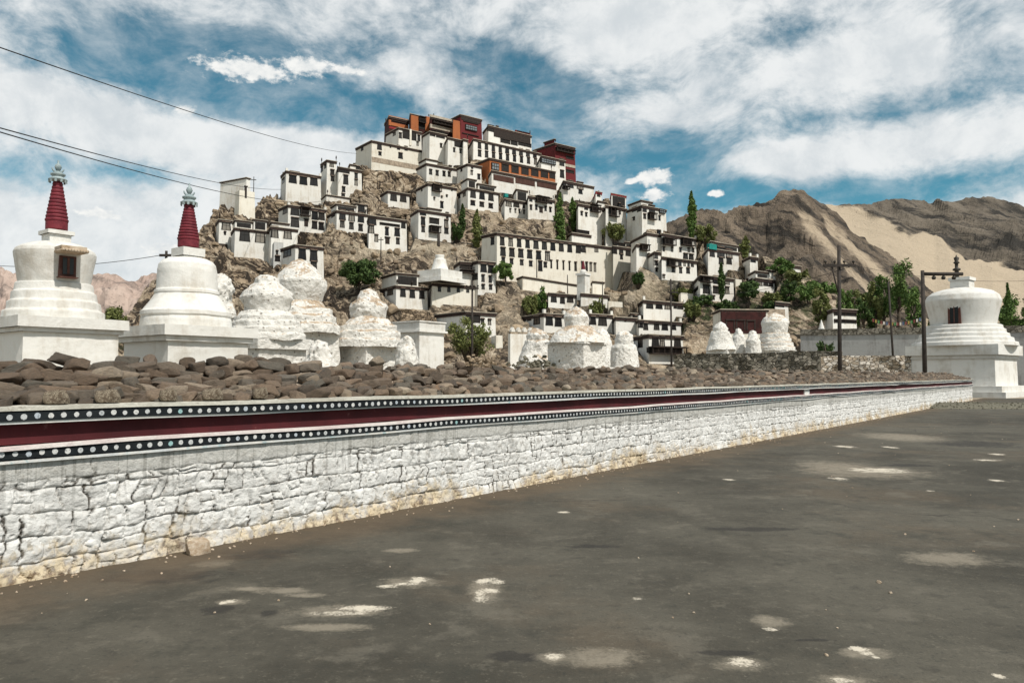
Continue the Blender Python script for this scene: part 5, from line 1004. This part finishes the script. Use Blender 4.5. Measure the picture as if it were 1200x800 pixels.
# ------------------------------------------------------------------ trees
def leaf_cloud(mb, cx, cy, cz, rx, ry, rz, n, size, rng, shell=.55):
    u = rng.normal(size=(n, 3)); u /= np.linalg.norm(u, axis=1)[:, None]; rad = (shell+(1-shell)*rng.random(n)**.7)[:, None]
    P_ = u*rad*np.array([rx, ry, rz])+np.array([cx, cy, cz]); a = rng.normal(size=(n, 3)); a /= np.linalg.norm(a, axis=1)[:, None]; b = np.cross(a, u+.3*rng.normal(size=(n, 3))); b /= np.linalg.norm(b, axis=1)[:, None]+1e-9; c = np.cross(a, b)
    s = size*(.6+.8*rng.random(n))[:, None]; q = np.stack([P_-a*s-b*s*.1, P_+b*s*.5, P_+a*s+c*s*.2, P_-b*s*.5], 1)
    mb.append(q.reshape(-1, 3))
def tree(kind, px, yt, yb, wpx, label, mat='leaf_green', d=None, seed=0, name=None, dens=1.0, group=None, clumps=None, cat='tree'):
    if d is None:
        d = DH(yb); fx = True
        while fx and d < 230:                       # step back until clear of every house
            c = at(px, yb, d); fx = False
            for (P, cc, ss, L, Wd, z_, sh) in FOOT:
                v = -(c.x-P.x)*ss+(c.y-P.y)*cc; u = (c.x-P.x)*cc+(c.y-P.y)*ss-sh*max(v, 0)
                if -.4 < u < L+.4 and -.8 < v < Wd+.8: fx = True
            if fx: d += 1
    c = at(px, yb, d); zb = c.z
    if HY.min() < d < 330 and d > D0+3 and yb < 400: zb = max(min(c.z, hill_z(c.x, c.y)), c.z-3.0)
    top = zrow(yt, d); Hh = top-zb; w = wpx/2*d/FPX; rng = np.random.default_rng(seed+int(px)*7); rs = random.Random(seed+int(px))
    o = thing(name or dict(poplar='poplar_tree', round='leafy_tree', bush='bush', willow='willow_tree')[kind], label, cat, (c.x, c.y, zb), 0, group); parts = []; mb = MB(); lf = .30*max(.5, d/150)
    if kind == 'poplar':
        mb.tube([(0, 0, -1), (.05, 0, Hh*.4), (0, .05, Hh*.92)], [.03*Hh*.6+.05, .09, .02], 6); n = clumps or int(26+Hh*2)
        for i in range(n):
            t = (i+.5)/n; z = Hh*(.10+.88*t); r = w*(math.sin(math.pi*min(1, (t*.92+.10)))**.7)*(.85+.3*rs.random()); a = rs.random()*6.28; rr_ = r*.55*rs.random()
            leaf_cloud(parts, rr_*math.cos(a), rr_*math.sin(a), z, r*.62, r*.62, Hh*.055, int(70*dens), lf*.85, rng, .3)
            if i % 3 == 0: mb.tube([(0, 0, z-Hh*.08), (rr_*math.cos(a)*1.5, rr_*math.sin(a)*1.5, z)], [.05, .015], 4)
    else:
        n = clumps or (26 if kind != 'bush' else 16); th = Hh*(.28 if kind == 'round' else .12); rx = w; rz = (Hh-th)/2; mb.tube([(0, 0, -1), (.1, 0, th), (0, 0, Hh*.75)], [.10+.02*Hh, .07+.014*Hh, .03], 7)
        for i in range(n):
            a = rs.random()*6.28; e = rs.uniform(-.9, 1); q = math.sqrt(max(0, 1-e*e)); k = rs.uniform(.4, .98); x, y, z = rx*k*q*math.cos(a), rx*k*q*math.sin(a), th+rz+rz*k*e; cr = rs.uniform(.16, .36)
            leaf_cloud(parts, x, y, z, rx*cr, rx*cr, rz*cr*1.05, int(75*dens), lf*.85, rng, .15)
            if i % 2 == 0: mb.tube([(0, 0, th*.8+.2*z), (x*.5, y*.5, z*.75), (x, y, z)], [.06+.006*Hh, .04, .015], 5)
        if kind in ('bush', 'willow'):
            for i in range(n*2):
                a = rs.random()*6.28; k = rs.uniform(.5, 1.05); x, y = rx*k*math.cos(a), rx*k*math.sin(a); z1 = Hh*rs.uniform(.45, 1.02)*(1.1-.35*k)
                pts = [(x*.15, y*.15, 0), (x*.5, y*.5, z1*.6), (x, y, z1)]; mb.tube(pts, [.05, .03, .008], 4)
                for q in (.55, .7, .85, 1): leaf_cloud(parts, x*q, y*q, z1*(.35+.65*q), .10*rx, .10*rx, .10*Hh, int(12*dens), lf*.8, rng, .1)
    mb.build('trunk', M['bark'], o); Q = np.concatenate(parts); F = np.arange(len(Q)).reshape(-1, 4)
    link('crown', npmesh('crown', Q, F, M[mat], False), o); return o
TR = tree
TR('round', 420, 303, 347, 46, 'dense dark green round tree among the golden rocks on the left', 'leaf_dark', dens=2.6, clumps=46)
TR('poplar', 542, 240, 270, 9, 'small dark narrow poplar right of the stacked window house', 'leaf_dark')
TR('poplar', 559, 246, 294, 17, 'olive green poplar beside the left corner of the huge college building', 'leaf_olive')
TR('bush', 535, 262, 284, 15, 'small dark bush at the foot of the dark recess house', 'leaf_dark')
TR('poplar', 657, 226, 278, 18, 'pale green loose poplar above the long college roof', 'leaf_green', dens=.7)
TR('poplar', 671, 232, 274, 13, 'thinner loose poplar just right of the pale one above the college roof', 'leaf_green', dens=.6)
TR('round', 592, 304, 338, 26, 'bright green round tree against the facade of the huge college building', 'leaf_green', dens=2)
TR('round', 620, 340, 366, 20, 'grey green bushy tree below the long facade', 'leaf_olive', dens=1.4)
TR('round', 635, 338, 366, 18, 'darker bushy tree touching the small three windowed house', 'leaf_green', dens=1.3)
TR('willow', 551, 372, 426, 56, 'spiky yellow green willow bush around the foot of the utility pole', 'leaf_olive', d=80, dens=1.3)
TR('bush', 720, 257, 273, 26, 'olive bush clump between the balcony houses on the right shoulder', 'leaf_olive', dens=1.5, d=170.5)
TR('poplar', 730, 250, 268, 5, 'tiny dark cypress before the tall right shoulder house', 'leaf_dark')
TR('poplar', 810.5, 225, 268, 13, 'tall dark green poplar standing against the sky on the right shoulder', 'leaf_green', dens=2)
TR('round', 827, 261, 288, 28, 'broad olive green tree right of the sky high poplar', 'leaf_olive', dens=1.8)
TR('poplar', 874, 277, 305, 17, 'loose yellow green poplar behind the green cloth house', 'leaf_olive', dens=.8)
TR('round', 916, 304, 332, 30, 'rounded bright green tree right of the stepped terrace house', 'leaf_green', dens=2)
TR('round', 934, 314, 345, 26, 'yellow green round tree lower right of the bright green one', 'leaf_olive', dens=1.8)
TR('poplar', 845.5, 309, 352, 11, 'dark slim cypress in front of the wide dark balcony house', 'leaf_dark', dens=1.5)
TR('round', 877, 328, 356, 24, 'dark bushy tree below the stepped terrace house', 'leaf_dark', dens=1.8)
TR('poplar', 946, 316, 354, 12, 'narrow olive poplar left of the tall crossarmed pole', 'leaf_olive', d=150)
TR('round', 958, 328, 366, 40, 'wide green tree behind the tall crossarmed pole', 'leaf_green', d=140, dens=1.8)
TR('round', 975, 333, 364, 26, 'mid green tree just left of the tall crossarmed pole', 'leaf_green', d=145, dens=1.5)
TR('round', 1007, 340, 384, 28, 'feathery green tree behind the retaining wall, right of the white banded building', 'leaf_olive', d=125, dens=1.5)
TR('poplar', 1022, 344, 386, 14, 'short dark poplar behind the retaining wall', 'leaf_dark', d=122)
TR('round', 1036, 322, 388, 34, 'leafy green tree behind the plain leaning pole', 'leaf_green', d=120, dens=1.8)
TR('round', 1053, 303, 388, 32, 'tallest tree left of the right stupa rising above the retaining wall', 'leaf_green', d=116, dens=1.7)
TR('round', 1072, 335, 390, 26, 'green tree squeezed beside the gallows shaped pole', 'leaf_green', d=112, dens=1.6)
TR('round', 1100, 352, 392, 26, 'dim green tree half hidden behind the right stupa', 'leaf_dark', d=118)
TR('poplar', 1183, 333, 425, 16, 'green poplar right behind the large right stupa', 'leaf_green', d=110, dens=1.4)
TR('round', 1192, 350, 428, 42, 'dense green tree at the right picture edge behind the stupa', 'leaf_green', d=104, dens=2)
TR('poplar', 1207, 338, 428, 20, 'pale green poplar cut off by the right picture edge', 'leaf_olive', d=108, dens=1.2)
TR('bush', 132, 358, 412, 30, 'green bush filling the gap between the two spired stupas', 'leaf_olive', d=58, dens=1.6)
TR('bush', 100, 380, 412, 40, 'low shrub behind the first spired stupa', 'leaf_olive', d=70, dens=1.2)
TR('bush', 967, 397, 424, 20, 'grey leafless bush leaning on the retaining wall', 'leaf_dark', d=74, dens=.5)
for i, (x, yt, yb, w) in enumerate([(800,336,350,26),(822,345,362,26),(812,352,372,20),(852,352,366,30),(905,340,358,26),(760,352,366,16),(700,348,360,20),(748,318,338,14),(790,352,366,14),(905,352,368,20)]):
    TR('bush', x, yt, yb, w, 'dark scrubby bush on the lower right slope between the white houses', 'leaf_dark' if i % 2 else 'leaf_olive', seed=i, group='scrub bushes on the lower slope', dens=1.0)
for (x, yt, yb, w, mt, lb) in [(946,332,362,26,'leaf_green','broad green tree on the slope above the white banded building'),(962,336,372,24,'leaf_olive','olive tree standing left behind the tall crossarmed pole'),(990,338,376,26,'leaf_green','green tree right behind the tall crossarmed pole'),(1012,350,386,22,'leaf_dark','dark leafy tree over the middle of the grey retaining wall'),(924,330,356,22,'leaf_dark','dark tree on the slope right of the stepped terrace house'),(1026,334,384,20,'leaf_olive','tall airy olive tree between the two poles by the retaining wall')]:
    TR('round', x, yt, yb, w, lb, mt, d=(None if yb < 370 else 118), dens=1.6, seed=x)
# prayer flags on the retaining wall
fl = thing('prayer_flags', 'string of small coloured prayer flags above the grey retaining wall', 'flags', at(1022, 379, 84.5)); A = Vector((0, 0, 0)); B = at(1080, 378, 82)-fl.location
for nm, q in (('red', (.20, .06, .055)), ('yellow', (.34, .25, .07)), ('green', (.08, .22, .08)), ('blue', (.08, .12, .2)), ('pale', (.6, .56, .5))): M['flag_'+nm] = mottled('flag_'+nm, tuple(.7*c for c in q), q, 5)
mb = MB(); mb.tube([A.lerp(B, i/12)-Vector((0, 0, .5*4*(i/12)*(1-i/12)))+Vector((0, 0, .6)) for i in range(13)], .015, 4); mb.build('cord', M['cable'], fl)
for i in range(18):
    t = (i+.5)/18; p = A.lerp(B, t)-Vector((0, 0, 2*t*(1-t)))+Vector((0, 0, .58)); mb = MB(); w = .10; mb.box(p.x-w, p.x+w, p.y-.006, p.y+.006, p.z-.36, p.z); mb.build('flag', M['flag_'+('red', 'yellow', 'green', 'red', 'pale', 'blue')[i % 6]], fl)
# ------------------------------------------------------------------ loose rock on the slopes, gravel heap, rubble
def scatter(name, label, n, fn, mat, seed, kind='stuff', cat='rocks'):
    rs = random.Random(seed); vs = []; fs = []; off = 0; base = [stone_mesh(200+seed+i, 2, M[mat]) for i in range(5)]; bv = [np.array([v.co[:] for v in m.vertices]) for m in base]; bf = [[tuple(p.vertices) for p in m.polygons] for m in base]
    V_ = []
    for _ in range(n):
        r = fn(rs)
        if r is None: continue
        p, s, fl_ = r; i = rs.randrange(5); mt = Matrix.Rotation(rs.random()*6.28, 3, 'Z') @ Matrix.Rotation(rs.gauss(0, .4), 3, 'X') @ Matrix.Diagonal((s, s*rs.uniform(.6, 1), s*fl_)); q = bv[i] @ np.array(mt.transposed())+np.array(p); V_.append(q)
        fs += [tuple(off+k for k in f) for f in bf[i]]; off += len(q)
    me = bpy.data.meshes.new(name); me.from_pydata(np.concatenate(V_).tolist(), [], fs); me.materials.append(M[mat]); me.update(); return tag(link(name, me), label, cat, None, kind)
M['scree'] = mottled('hill_boulders', (.11, .08, .055), (.40, .31, .21), .15, c3=(.08, .06, .045), lo=.3, hi=.7)
foots = [(P.x, P.y, c, s, L, Wd) for (P, c, s, L, Wd, zb, sh) in FOOT]
def on_hill(rs):
    px = rs.uniform(120, 1000) if rs.random() < .55 else rs.gauss(380, 90); y = rs.uniform(190, 430); d = DH(y)
    if y < np.interp(px, [c[0] for c in CREST], [c[1] for c in CREST])+2: return None
    c = at(px, y, d); 
    for (fx, fy, cc, ss, L, Wd) in foots:
        u = (c.x-fx)*cc+(c.y-fy)*ss; v = -(c.x-fx)*ss+(c.y-fy)*cc
        if -.8 < u < L+.8 and -2.5 < v < Wd+.5: return None
    return (c.x, c.y, hill_z(c.x, c.y)), abs(rs.gauss(0, .55))+.12, rs.uniform(.45, .9)
scatter('scree', 'loose boulders and scree strewn over the monastery hill', 3400, on_hill, 'scree', 5)
# low heap of grey gravel at the end of the wall
gc = onground(1166, 477); gx, gy = 7.5, 2.2
gh = lambda u, v: .26*max(0, 1-(u/gx)**2-(v/gy)**2)**.8*(1+.25*float(vnoise(np.array([u*.7]), np.array([v*.9]))[0]))
root_g = thing('gravel_heap', 'low heap of grey gravel beyond the end of the long wall', 'gravel heap', gc, 0)
nx, ny = 60, 30; XG, YG = np.meshgrid(np.linspace(-gx, gx, nx), np.linspace(-gy, gy, ny)); ZG = np.vectorize(gh)(XG, YG)-.02+.02*vnoise(XG*6, YG*6)
M['gravel'] = mottled('grey_gravel', (.085, .08, .058), (.19, .175, .13), 9, bs=1.0, c3=(.25, .225, .175))
link('mound', npmesh('mound', np.stack([XG, YG, ZG], -1).reshape(-1, 3), gridfaces(ny, nx), M['gravel'], False), root_g)
def on_heap(rs):
    u, v = rs.uniform(-gx, gx)*1.05, rs.uniform(-gy, gy)*1.1; return (u, v, gh(u, v)), rs.uniform(.025, .06), .7
o = scatter('pebbles', None, 1100, on_heap, 'gravel', 9, 'stuff', None); o.parent = root_g
def on_rub(rs): c = at(rs.gauss(568, 11), 424, 58); return (c.x, c.y+rs.gauss(0, 1.2), max(.2, zrow(424, 58)+rs.gauss(-.1, .28))), rs.uniform(.12, .3), .7
scatter('rubble', 'dark rubble stones heaped behind the long wall near the willow bush', 90, on_rub, 'scree', 12)
def on_rub2(rs): c = at(rs.gauss(628, 14), 424, 60); return (c.x, c.y+rs.gauss(0, 1.2), max(.2, zrow(424, 60)+rs.gauss(-.15, .25))), rs.uniform(.12, .3), .7
scatter('rubble', 'pale rubble stones spilled from the crumbling stupa', 90, on_rub2, 'gravel', 14)
# pale concrete apron at the foot of the right-hand stupa
# scattered grit on the yard
def on_yard(rs):
    u = (LEN-1)*rs.random()**1.6; q = .04+abs(rs.gauss(0, .22))
    if rs.random() < .16: u, q = rs.random()*LEN*.6, .3+rs.random()*7
    g = root.location+WD*u+WN*q; return (g.x, g.y, .006), rs.uniform(.005, .018)*(1 if rs.random() < .93 else 1.8), .7
scatter('grit', 'small stones and grit lying along the foot of the white wall', 900, on_yard, 'tanrock', 17)
